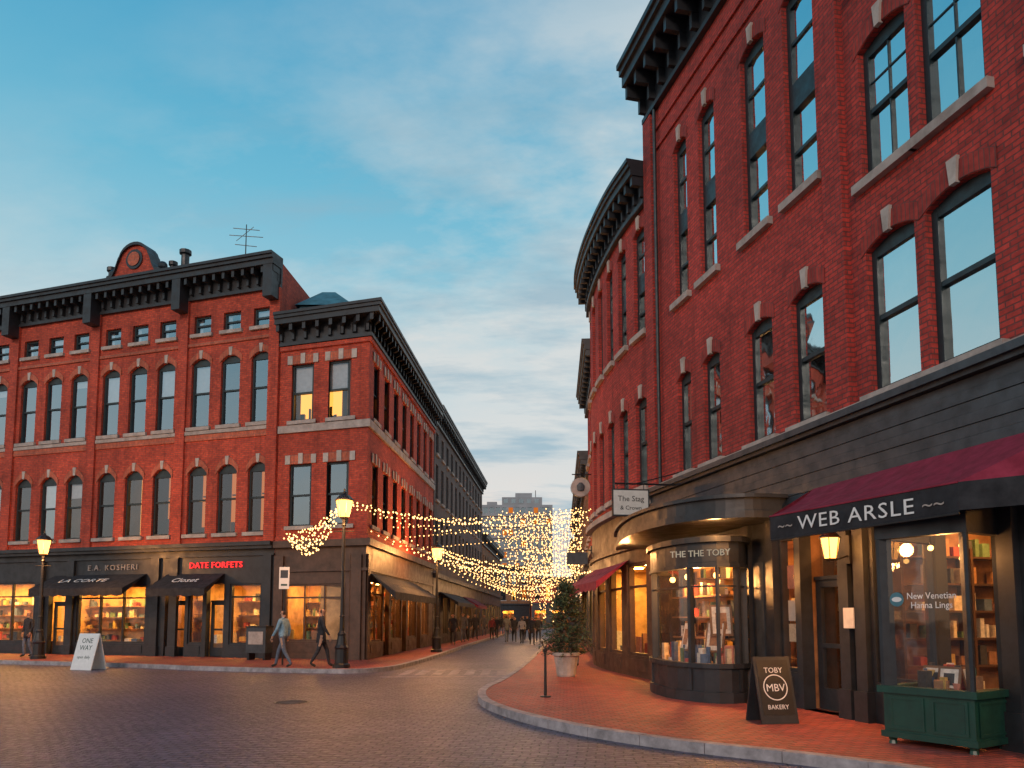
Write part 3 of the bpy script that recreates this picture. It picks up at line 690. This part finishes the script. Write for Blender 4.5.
Fm=b2.frame(b2.c[1]+.17,1.82,-.035)
bay.face([Fm@Vector((.085*math.cos(2*math.pi*k/20),.085*math.sin(2*math.pi*k/20),0)) for k in range(20)],'copper')
bay.face([Fm@Vector((.06*math.cos(2*math.pi*k/20),.03*math.sin(2*math.pi*k/20),.002)) for k in range(20)],'white')
aw=MB(); val=.34
Fl,Fr=Vector((3.62,10.45,3.02)),Vector((4.80,7.98,3.06))
for i in range(6):
    f0,f1=i/6,(i+1)/6; k0,k1=P1.at(6.3+(9.4-6.3)*f0,3.66,.06),P1.at(6.3+(9.4-6.3)*f1,3.66,.06)
    a,b_=Fl.lerp(Fr,f0),Fl.lerp(Fr,f1)
    for j in range(4):   # slight sag between the ribs
        g0,g1=j/4,(j+1)/4; sg=lambda g:Vector((0,0,.05*4*g*(1-g)))
        mid=lambda g:((a+b_)/2).lerp((k0+k1)/2,g)-sg(g)*1.5
        aw.face([a.lerp(k0,g0)-sg(g0),mid(g0),mid(g1),a.lerp(k0,g1)-sg(g1)],'maroon'); aw.face([mid(g0),b_.lerp(k1,g0)-sg(g0),b_.lerp(k1,g1)-sg(g1),mid(g1)],'maroon')
    aw.face([a-Vector((0,0,val)),b_-Vector((0,0,val)),b_,a],'canvas')
    aw.tube(a-Vector((0,0,.05)),k0-Vector((0,0,.09)),.012,.012,'black',5)
k1=P1.at(9.4,3.66,.06); kk=P1.at(11.0,3.66,.06)
aw.face([Fr,P1.at(10.9,3.06,.4),kk,k1],'maroon')
aw.face([Fr-Vector((0,0,val*.9)),P1.at(10.9,3.06-val*.9,.4),P1.at(10.9,3.06,.4),Fr],'canvas')
aw.face([P1.at(6.3,3.66,.06),Fl-Vector((0,0,val)),Fl],'maroon')
aw.tube(Fl-Vector((0,0,val)),Fr-Vector((0,0,val)),.014,.014,'black',5)
aw.tube(Fl,Fr,.014,.014,'maroon',5)
aw.build('shop_awning',Rb.e)
PAW=Path([tuple(Fl[:2]),tuple(Fr[:2])])
text('awning_letters','WEB ARSLE',PAW,PAW.L*.50,2.86,.014,.26,'white',Rb.e,.002,1.2,1.1)
for k in (.08,.13,.87,.92): text('awning_ornament','~',PAW,PAW.L*k,2.86,.014,.22,'sill',Rb.e,.002)
Rb.done()

# section 2 curved
R2=Bld('curved_brick_building')
PC=Path(catmull([(2.70,25.2),(2.62,24),(2.68,22.3),(2.85,20.7),(3.08,19.3),(3.40,18.02)],4)); LC=PC.L
cc=[LC-.55-i*1.22 for i in range(6)]
for c in cc:
    window(R2,PC,c-.33,c+.33,4.87,7.15,.12,wmat='brickR',blind=.3); window(R2,PC,c-.33,c+.33,8.8,11.6,.12,wmat='brickR',dbl=True,blind=.3)
wall(R2.wall,PC,0,LC,4.5,13.0,R2.ops,'brickR'); shell(R2,PC,[(11,20),(11,25.3)],0,13.0,'brickR')
cornice(R2,PC,0,LC,12.1,13.1,.55,'dark',.40)
R2.trim.pbox(PC,0,LC,4.36,4.52,-.02,.2,'sill')
R2.ops=[]
q=.3
while q<LC-1.6: shopwin(R2,PC,q,q+1.3,.65,3.0,1,'darkBr',transom=2.4); q+=1.75
wall(R2.shop,PC,0,LC,.1,4.36,R2.ops,'darkBr')
R2.shop.pbox(PC,0,LC,3.35,3.45,-.02,.1,'darkBr')
P3=Path([(3.3,25),(3.15,24),(3.3,21),(3.9,18.2)]); room(R2,P3,.1,P3.L-.1,.13,3.1,1.6,'panelY',start=.2)
awning('shop_awning',PC,LC-5.6,LC-1.5,3.1,2.55,.9,.2,'maroon',R2.e)
R2.done()

# ------------------------------------------------------------------ sidewalk objects
def street_lamp(x,y,h,base=.12,pw=120):
    e=empty('street_lamp',(x,y,base)); m=MB()
    m.lathe(0,0,[(.26,0),(.26,.10),(.20,.14),(.19,.55),(.22,.6),(.17,.68),(.12,.95),(.13,1.0),(.075,1.1),(.065,1.5),(.085,1.53),(.06,1.57),(.05,h-1.0),(.08,h-.97),(.05,h-.92),(.06,h-.8),(.13,h-.74),(.15,h-.72)],12,'black')
    m.tube((-.3,0,h-1.15),(.3,0,h-1.15),.015,.015,'black')
    m.build('post',e)
    l=MB()
    l.lathe(0,0,[(.15,h-.71),(.25,h-.22)],6,'lamp'); l.build('lantern_glass',e)
    c=MB()
    c.lathe(0,0,[(.29,h-.22),(.29,h-.19),(.17,h-.06),(.05,h-.0),(.05,h+.05),(.02,h+.08),(.035,h+.12),(.005,h+.17)],8,'black')
    for k in range(6):
        a=2*math.pi*k/6; c.tube((.155*math.cos(a),.155*math.sin(a),h-.71),(.26*math.cos(a),.26*math.sin(a),h-.22),.012,.012,'black',4)
    c.build('lantern_cap',e)
    L=bpy.data.lights.new('lamp_light','POINT'); L.energy=pw; L.color=(1,.42,.12); L.shadow_soft_size=.2
    o=bpy.data.objects.new('lamp_light',L); scene.collection.objects.link(o); o.parent=e; o.location=(0,-.5,h-.5)
street_lamp(-5.1,22.6,5.25,.12,520); street_lamp(-3.3,33,4.75,.12,480); street_lamp(-17.3,27.6,4.55,.12,480)
def plight(name,loc,en,col=(1,.42,.12),r=.1,parent=None):
    L=bpy.data.lights.new(name,'POINT'); L.energy=en; L.color=col; L.shadow_soft_size=r
    o=bpy.data.objects.new(name,L); scene.collection.objects.link(o); o.location=loc
    if parent: o.parent=parent
e=empty('wall_lantern'); Fm=P1.frame(7.12,2.62,.1); m=MB()
m.box(-.05,.05,-.22,.2,-.02,.02,'black',Fm); m.tube(Fm@Vector((0,-.1,0)),Fm@Vector((0,-.18,.25)),.015,.012,'black'); m.tube(Fm@Vector((0,-.18,.25)),Fm@Vector((0,-.05,.28)),.012,.012,'black')
p=Fm@Vector((0,0,.30)); z=p.z-.05
m.lathe(p.x,p.y,[(.05,z-.14),(.10,z-.1)],6,'black'); m.lathe(p.x,p.y,[(.09,z-.099),(.14,z+.2)],6,'lamp'); m.lathe(p.x,p.y,[(.17,z+.2),(.16,z+.22),(.05,z+.32),(.02,z+.36),(.005,z+.42)],6,'black')
for k in range(6):
    a=2*math.pi*k/6; m.tube((p.x+.095*math.cos(a),p.y+.095*math.sin(a),z-.1),(p.x+.145*math.cos(a),p.y+.145*math.sin(a),z+.2),.008,.008,'black',4)
m.build('lantern',e)
plight('lantern_light',(p.x-.24,p.y-.1,z+.05),85,parent=e)
plight('bay_light',(3.5,14.4,2.3),240,parent=Rb.e); plight('bay_light',(5.25,9.05,2.35),26,parent=Rb.e); plight('bay_light',(6.2,8.4,2.4),35,parent=Rb.e); plight('awning_fill',(4.7,9.9,2.7),70,parent=Rb.e); plight('canopy_fill',(3.5,12.9,3.15),60,parent=Rb.e); plight('canopy_fill',(2.6,17.2,3.1),90,parent=Rb.e)  # awning and canopy points are added glow for the paving, no fixtures
e=empty('hanging_sign'); m=MB()
FS=Matrix.Translation((2.60,16.3,4.12))@Matrix.Rotation(math.radians(8),4,'Z')
m.box(-.42,.42,-.03,.03,-.30,.30,'dark',FS); m.box(-.39,.39,-.035,-.031,-.27,.27,'cream',FS)
m.tube(FS@Vector((-.35,0,.42)),FS@Vector((1.3,0,.42)),.02,.02,'black'); m.tube(FS@Vector((.1,0,.42)),FS@Vector((1.3,0,.75)),.012,.012,'black')
for x in (-.3,.3): m.tube(FS@Vector((x,0,.30)),FS@Vector((x,0,.42)),.01,.01,'black',4)
m.build('board',e)
TM=FS@Matrix.Rotation(math.pi/2,4,'X')@Matrix.Translation((0,0,.04))
text('sign_letters','The Stag',TM@Matrix.Translation((0,.08,0)),0,0,0,.17,'dark',e,.001); text('sign_letters','& Crown',TM@Matrix.Translation((0,-.12,0)),0,0,0,.13,'dark',e,.001)
e=empty('hanging_sign'); m=MB(); F=Matrix.Translation((2.42,26.2,6.2))
for y in (-.04,.04): m.face([F@Vector((.34*math.cos(2*math.pi*k/20),y,.34*math.sin(2*math.pi*k/20))) for k in range(20)],'sill')
for k in range(20):
    a,b_=2*math.pi*k/20,2*math.pi*(k+1)/20; m.face([F@Vector((.36*math.cos(t),y,.36*math.sin(t))) for t,y in ((a,-.05),(b_,-.05),(b_,.05),(a,.05))],'black')
m.tube(F@Vector((-.3,0,.46)),F@Vector((.7,0,.46)),.02,.02,'black'); m.tube(F@Vector((0,0,.36)),F@Vector((0,0,.46)),.012,.012,'black')
m.lathe(2.42,26.13,[(.01,6.05),(.12,6.08),(.14,6.25),(.05,6.36)],8,'darkB',1,.15)
m.build('board',e)
m=MB(); e=empty('hanging_sign'); F=Matrix.Translation((2.2,25.2,3.6)); m.box(-.35,.35,-.03,.03,-.2,.2,'darkB',F); m.tube(F@Vector((-.3,0,.28)),F@Vector((.5,0,.28)),.015,.015,'black')
for x in(-.25,.25): m.tube(F@Vector((x,0,.2)),F@Vector((x,0,.28)),.01,.01,'black',4)
m.build('board',e)
def aboard(x,y,z,rot,w,h,mat,edge,tx,tmat):
    e=empty('sandwich_board',(x,y,z),rot); m=MB(); t=math.radians(14)
    for sgn in (1,-1):
        F=Matrix.Translation((0,0,h*math.cos(t)))@Matrix.Rotation(-sgn*t,4,'X')
        m.box(-w/2,w/2,-.012,.012,-h,0,edge,F)
        o=-.018 if sgn>0 else .018
        m.box(-w/2+.04,w/2-.04,min(o,o*.7),max(o,o*.7),-h+.12,-.05,mat,F)
        for xx in (-w/2+.02,w/2-.02): m.box(xx-.02,xx+.02,-.013,.013,-h-.02,-h+.05,edge,F)
    m.build('panels',e)
    F=Matrix.Translation((0,0,h*math.cos(t)))@Matrix.Rotation(-t,4,'X')
    for s_,zz,sz in tx: text('board_letters',s_,F@Matrix.Translation((0,-.02,zz))@Matrix.Rotation(math.pi/2,4,'X'),0,0,0,sz,tmat,e,.001)
    return e,F
aboard(-13.2,23.6,0,math.radians(-20),.85,1.15,'white','white',[('ONE\nWAY',-.35,.22),('open daily',-.75,.13)],'green')
e,F=aboard(3.72,10.9,.12,math.radians(10),.56,.95,'black','dark',[('TOBY',-.2,.11),('MBV',-.45,.15),('BAKERY',-.72,.09)],'white')
m=MB()
for k in range(28):
    a,b_=2*math.pi*k/28,2*math.pi*(k+1)/28
    m.face([F@Vector((r*math.cos(t),-.0195,-.44+r*math.sin(t))) for r,t in ((.17,a),(.17,b_),(.185,b_),(.185,a))],'white')
m.build('ring',e)
e=empty('bollard_post',(.63,14.3,.12)); m=MB(); m.lathe(0,0,[(.10,0),(.10,.02),(.03,.03),(.022,.8),(.03,.82),(.02,.85)],10,'black')
m.tube((0,0,.85),(-.05,0,1.0),.012,.012,'black'); m.tube((0,0,.8),(.07,0,.95),.012,.01,'black'); m.ball((0,0,.88),.05,'black'); m.ball((-.06,0,1.02),.03,'black'); m.build('post',e)
e=empty('parking_sign',(-7.25,23.9,.12)); m=MB(); m.lathe(0,0,[(.03,0),(.03,3.15)],8,'black'); m.box(-.16,.16,-.05,-.03,2.4,3.1,'white'); m.box(-.12,.12,-.053,-.0505,2.75,3.0,'dark'); m.box(-.1,.1,-.053,-.0505,2.5,2.56,'green'); m.build('sign',e)
e=empty('newspaper_box',(-9.0,26.9,.12),-.3); m=MB(); m.box(-.4,.4,-.22,.22,.25,1.15,'darkB'); m.box(-.42,.42,-.24,.24,1.15,1.2,'black'); m.box(-.3,.3,-.235,-.221,.55,1.0,'sill')
for x in(-.33,.33): m.box(x-.04,x+.04,-.18,.18,0,.25,'black')
m.build('case',e)

# potted conifer
e=empty('potted_conifer',(1.38,19.3,.12)); m=MB()
m.lathe(0,0,[(.22,0),(.24,.04),(.31,.50),(.35,.53),(.35,.61),(.30,.61),(.29,.57)],16,'sill'); m.build('pot',e,smooth=False)
m=MB(); m.lathe(0,0,[(.05,.5),(.045,1.2),(.02,2.1),(.005,2.35)],7,'wood'); 
for i,c in enumerate([(.020,.040,.02),(.032,.062,.028),(.05,.09,.04)]): M['leaf%d'%i]=paint('leaf_%d'%i,c,.7,.4,20)
lf=MB()
for k in range(330):
    h=RU(.58,2.35); rad=(.68*(1-((h-.55)/1.95))**.65+.04)*RU(.6,1.2); a=RU(0,6.28)
    p0=Vector((0,0,h)); p1=Vector((rad*math.cos(a),rad*math.sin(a),h+RU(-.12,.18)))
    m.tube(p0,p1,.008,.003,'wood',3)
    for j in range(15):
        f_=RU(.3,1.02); c=p0.lerp(p1,f_)+Vector((RU(-.04,.04),RU(-.04,.04),RU(-.05,.05)))
        u=Vector((RU(-1,1),RU(-1,1),RU(-.6,1))).normalized(); v=u.cross(Vector((RU(-1,1),RU(-1,1),RU(-1,1)))).normalized()
        l=RU(.035,.07); w=l*.28
        lf.face([c-u*l,c+v*w,c+u*l,c-v*w],'leaf%d'%(0 if f_<.6 else random.choice([0,1,1,2])))
m.build('trunk',e); lf.build('crown',e)

# ------------------------------------------------------------------ string lights
e=empty('string_lights'); bl=MB(); wr=MB()
def strand(p,q,sag,step=.16,r=.03,jit=.01):
    p=Vector(p);q=Vector(q); L=(q-p).length; n=max(3,int(L/step)); prev=None
    for i in range(n+1):
        t=i/n; c=p.lerp(q,t)-Vector((0,0,4*sag*t*(1-t)))
        if prev is not None: wr.tube(prev,c,.006,.006,'black',3)
        prev=c; bl.octa(c+Vector((RU(-jit,jit),RU(-jit,jit),-.03+RU(-jit,jit)*2)),r*RU(.7,1.2),'bulb')
l1=(-5.1,22.6,5.2)
for k in range(4): strand(l1,(-8.3+.15*k,27.2,4.6-.14*k),.3+.13*k,.11,.030,.05)
strand(l1,(2.55,24,5.1),.5,.13,.026,.03); strand((-5.1,22.6,5.12),(2.5,24.8,5.0),.72,.13,.026,.03); strand((-5.1,22.6,5.15),(2.7,30,5.6),.45,.16,.030,.02)
strand((-3.3,33,4.75),(2.6,27,3.6),.45,.14,.032,.02); strand((-3.3,33,4.7),(2.8,31,4.0),.8,.15,.032,.02); strand((-3.3,33,4.6),(3.2,36,3.9),.9,.15,.032,.02); strand((-3.3,33,4.65),(2.7,25,3.2),.5,.14,.030,.02)
for k in range(22):
    y=27+k*2.4; xl=-5.1+.07*(y-26.85); xr=2.72+max(0,(y-28))*.07
    strand((xl,y,4.9+RU(-.2,.3)),(xr,y+RU(-2,2),5.0+RU(-.5,.5)),RU(.7,1.6),.26,.032+.0006*k)
for cy,xa,xb,n,zt in ((26.5,.5,2.45,14,5.35),(29.5,-.5,2.7,20,5.9),(33,-.9,3.0,20,6.1),(38,-.9,3.2,18,6.0)):
    strand((-4.7,cy,5.2),(2.75,cy,zt+.1),.15,.2,.026)
    for i in range(n):
        t=i/(n-1); x=xa+(xb-xa)*t
        ln=(.7+3.4*math.sin(min(1,t*1.15)*math.pi*.72)**1.2)*RU(.55,1.12)
        strand((x,cy+RU(-.4,.4),zt-.12*(1-t)),(x+RU(-.16,.16),cy+RU(-.4,.4),zt-ln),0,.15,.024,.06)
bl.build('bulbs',e); wr.build('wires',e)
for x,y,z,en in ((.9,28.5,3.6,140),(-1.5,30,4.2,90),(1.5,37,3.5,180),(0.5,48,3.5,260),(2.0,62,3.5,350)): plight('string_glow',(x,y,z),en,(1,.5,.2),.6,e)

# ------------------------------------------------------------------ people
for k,c in dict(skin=(.42,.24,.16),hair=(.03,.02,.015),jean=(.10,.12,.16),shirtb=(.20,.33,.42),coatd=(.02,.02,.025),pantd=(.025,.025,.03),shoe=(.03,.025,.02),coatr=(.2,.03,.03),coatg=(.12,.12,.11),coatw=(.4,.38,.35)).items(): M[k]=paint('cloth_'+k,c,.85,.25,14)
def person_mesh(name,shirt,pant,stride=.28,coat=False,phase=1,armbend=0,bulk=1.):
    v=[];e_=[];r=[]
    def add(p,rad,par=None):
        v.append(p); r.append(rad); 
        if par is not None: e_.append((par,len(v)-1))
        return len(v)-1
    pel=add((0,0,.97),.135*bulk); wa=add((0,0,1.12),.120*bulk,pel); ch=add((0,.01,1.32),.145*bulk,wa); nb=add((0,0,1.46),.075,ch)
    nk=add((0,.01,1.52),.052,nb); hd=add((0,.025,1.62),.082,nk); ht=add((0,.015,1.70),.078,hd)
    tips=[]
    for s in (1,-1):
        sw=s*phase*stride
        sh=add((s*.185,0,1.41),.065*bulk,ch); el=add((s*.235,-.55*sw*.5,1.15),.048*bulk,sh)
        w=add((s*.225,-.55*sw*.5-.25*sw+.09+armbend*.2,.93+armbend*.1),.032,el); h=add((s*.22,v[w][1]+.02,v[w][2]-.09),.028,w)
        tips.append((s,v[h]))
        hp=add((s*.095,0,.90),.095*bulk,pel); kn=add((s*.105,sw*.62+.05,.50),.062,hp)
        back=sw<0
        an=add((s*.105,sw*1.15-(.05 if back else 0),.13 if back else .09),.042,kn)
        add((s*.12,v[an][1]+.15,v[an][2]-.055 if not back else .045),.035,an)
    me=bpy.data.meshes.new('tmp'); me.from_pydata(v,e_,[]); o=bpy.data.objects.new('tmp',me); scene.collection.objects.link(o)
    md=o.modifiers.new('s','SKIN'); md.use_smooth_shade=True
    sv=me.skin_vertices[0].data
    for i,x in enumerate(r): sv[i].radius=(x,x); sv[i].use_root=(i==0)
    sb=o.modifiers.new('u','SUBSURF'); sb.levels=2; sb.render_levels=2
    dg=bpy.context.evaluated_depsgraph_get(); dg.update(); m2=bpy.data.meshes.new_from_object(o.evaluated_get(dg))
    bpy.data.objects.remove(o); 
    mb=MB(); vs=[x.co.copy() for x in m2.vertices]
    for p in m2.polygons:
        x,y,z=p.center
        if z>1.50: mt='hair' if (z>1.69 or (y<-.0 and z>1.58)) else 'skin'
        elif z<.94 and abs(x)>.165 and z>.6: mt='skin'
        elif z<.11: mt='shoe'
        elif z<(.80 if coat else .95): mt=pant
        else: mt=shirt
        mb.face([vs[i] for i in p.vertices],mt)
    bpy.data.meshes.remove(m2)
    for s,(hx,hy,hz) in tips:
        for k,(dy,l) in enumerate(((-.027,.055),(-.009,.068),(.009,.072),(.026,.062))):
            a=Vector((hx,hy+dy,hz-.012)); b_=a+Vector((-s*.006,.004,-l*.55)); c_=b_+Vector((-s*.016,.006,-l*.5)); mb.tube(a,b_,.009,.008,'skin',5); mb.tube(b_,c_,.008,.006,'skin',5)
        a=Vector((hx-s*.01,hy+.03,hz+.03)); b_=a+Vector((-s*.01,.03,-.03)); mb.tube(a,b_,.010,.009,'skin',5); mb.tube(b_,b_+Vector((-s*.005,.008,-.03)),.009,.007,'skin',5)
    mb.tube((0,.09,1.645),(0,.118,1.612),.008,.014,'skin',5)
    for s in (1,-1):
        mb.ball((s*.032,.098,1.645),.009,'hair',6,4); mb.ball((s*.085,.01,1.63),.02,'skin',6,4,1.4)
    mb.tube((-.022,.1,1.583),(.022,.1,1.583),.005,.005,'coatr',4)
    if coat: mb.lathe(0,0,[(.17,.72),(.165,.85),(.15,1.0)],14,shirt,1,.85)
    ob=mb.build(name,None,smooth=True)
    me=ob.data
    b2_=bmesh.new(); b2_.from_mesh(me); bmesh.ops.remove_doubles(b2_,verts=b2_.verts,dist=.0005); b2_.to_mesh(me); b2_.free()
    bpy.data.objects.remove(ob); return me
pm=[person_mesh('figure','shirtb','jean',.26),person_mesh('figure','coatd','pantd',.22,True,-1,0,1.05),person_mesh('figure','coatr','pantd',.2,False,-1),person_mesh('figure','coatg','jean',.24,True,1),person_mesh('figure','coatw','pantd',.18,False,1),person_mesh('figure','coatd','jean',.05,True,1)]
def person(i,x,y,z,rot,s=1):
    o=bpy.data.objects.new('pedestrian',pm[i]); scene.collection.objects.link(o); o.location=(x,y,z); o.rotation_euler=(0,0,math.radians(rot)); o.scale=(s,s,s)
person(0,-6.85,22.6,.12,75,1.0); person(1,-5.75,22.75,.12,-70,1.03); person(5,-18.4,28.7,.12,160)
person(5,1.9,23.2,.12,170,.98)
for i,x,y in ((1,-3.29,42),(3,-2.99,46),(1,-2.55,52),(2,-1.5,56),(1,-1.2,60),(3,-.35,50),(1,.15,50.5),(4,.62,47),(1,1.08,54),(2,1.9,63),(1,1.75,50),(5,-1.0,70),(1,.3,72),(3,-2.3,62),(1,3.4,58),(4,3.9,66),(5,2.15,34),(1,-2.86,49),(2,-1.6,66),(3,.88,60),(1,1.2,45),(5,0,80),(1,1.2,85)):
    person(i,x,y,.12 if (x<-1.9 or x>3 or y<40) else .0,random.choice([0,180,170,10,190]),RU(.95,1.04))

# ------------------------------------------------------------------ world, sun, camera
w=bpy.data.worlds.new('World'); scene.world=w; w.use_nodes=True; nt=w.node_tree; nt.nodes.clear()
out=nt.nodes.new('ShaderNodeOutputWorld'); bg=nt.nodes.new('ShaderNodeBackground'); nt.links.new(bg.outputs[0],out.inputs[0])
tc=nt.nodes.new('ShaderNodeTexCoord').outputs['Generated']
sky=nt.nodes.new('ShaderNodeTexSky'); sky.sky_type='NISHITA'; sky.sun_disc=False; sky.sun_elevation=math.radians(20); sky.sun_rotation=math.radians(199)
sp=nt.nodes.new('ShaderNodeSeparateXYZ'); nt.links.new(tc,sp.inputs[0])
rmp=nt.nodes.new('ShaderNodeValToRGB'); cr=rmp.color_ramp
cr.elements[0].position=0; cr.elements[0].color=(.92,.64,.46,1); cr.elements[1].position=1; cr.elements[1].color=(.015,.14,.30,1)
for p_,c in ((.08,(.94,.78,.66,1)),(.17,(.88,.84,.80,1)),(.27,(.66,.78,.82,1)),(.38,(.38,.68,.80,1)),(.50,(.18,.56,.76,1)),(.66,(.06,.40,.66,1))):
    x=cr.elements.new(p_); x.color=c
nt.links.new(sp.outputs['Z'],rmp.inputs[0])
dv=nt.nodes.new('ShaderNodeMath'); dv.operation='ADD'; dv.inputs[1].default_value=.22; nt.links.new(sp.outputs['Z'],dv.inputs[0])
vd=nt.nodes.new('ShaderNodeVectorMath'); vd.operation='DIVIDE'; nt.links.new(tc,vd.inputs[0]); nt.links.new(dv.outputs[0],vd.inputs[1])
mp=nt.nodes.new('ShaderNodeMapping'); mp.inputs['Scale'].default_value=(1.1,1.7,.0); mp.inputs['Rotation'].default_value=(0,0,.5); mp.inputs['Location'].default_value=(3.2,1.1,0); nt.links.new(vd.outputs[0],mp.inputs[0])
cf=maprange(nt,noise(nt,mp.outputs[0],1.3,7,.6),.38,.58,0,.95)
# broad bank of cloud over the street's end, clear sky to the upper left
sx=nt.nodes.new('ShaderNodeVectorMath'); sx.operation='DOT_PRODUCT'; nt.links.new(tc,sx.inputs[0]); sx.inputs[1].default_value=(.50,.25,-.80)
hm=maprange(nt,sx.outputs['Value'],-.50,-.16,.04,1)
ml=nt.nodes.new('ShaderNodeMath'); ml.operation='MULTIPLY'; nt.links.new(cf,ml.inputs[0]); nt.links.new(hm,ml.inputs[1])
c1=mixrgb(nt,ml.outputs[0],rmp.outputs[0],(.80,.83,.82))
mp2=nt.nodes.new('ShaderNodeMapping'); mp2.inputs['Scale'].default_value=(1.3,3.6,.0); mp2.inputs['Location'].default_value=(7,3,0); mp2.inputs['Rotation'].default_value=(0,0,.35); nt.links.new(vd.outputs[0],mp2.inputs[0])
cf2=maprange(nt,noise(nt,mp2.outputs[0],1.2,7,.62),.48,.66,0,.75)
hm2=nt.nodes.new('ShaderNodeMath'); hm2.operation='MULTIPLY'; nt.links.new(cf2,hm2.inputs[0]); nt.links.new(hm,hm2.inputs[1])
c2=mixrgb(nt,hm2.outputs[0],c1,(.33,.53,.65))
nz=mixrgb(nt,1,sky.outputs[0],(.05,.05,.05),'MULTIPLY')
fin=mixrgb(nt,.08,c2,nz)
nt.links.new(fin,bg.inputs[0]); bg.inputs[1].default_value=.92
S=bpy.data.lights.new('sun','SUN'); S.energy=1.15; S.angle=math.radians(14); S.color=(1,.72,.58)
so=bpy.data.objects.new('sun',S); scene.collection.objects.link(so)
d=Vector((.30,.85,-.33)).normalized(); so.rotation_euler=d.to_track_quat('-Z','Y').to_euler()
cam=bpy.data.cameras.new('camera'); co=bpy.data.objects.new('camera',cam); scene.collection.objects.link(co)
cam.lens=36*750/1024; cam.sensor_width=36; cam.shift_y=168.4/1024; cam.clip_end=2000; cam.clip_start=.1
co.location=(0,0,1.6); co.rotation_euler=(math.radians(95),0,0); scene.camera=co
scene.view_settings.view_transform='Standard'; scene.view_settings.look='None'; scene.view_settings.exposure=0
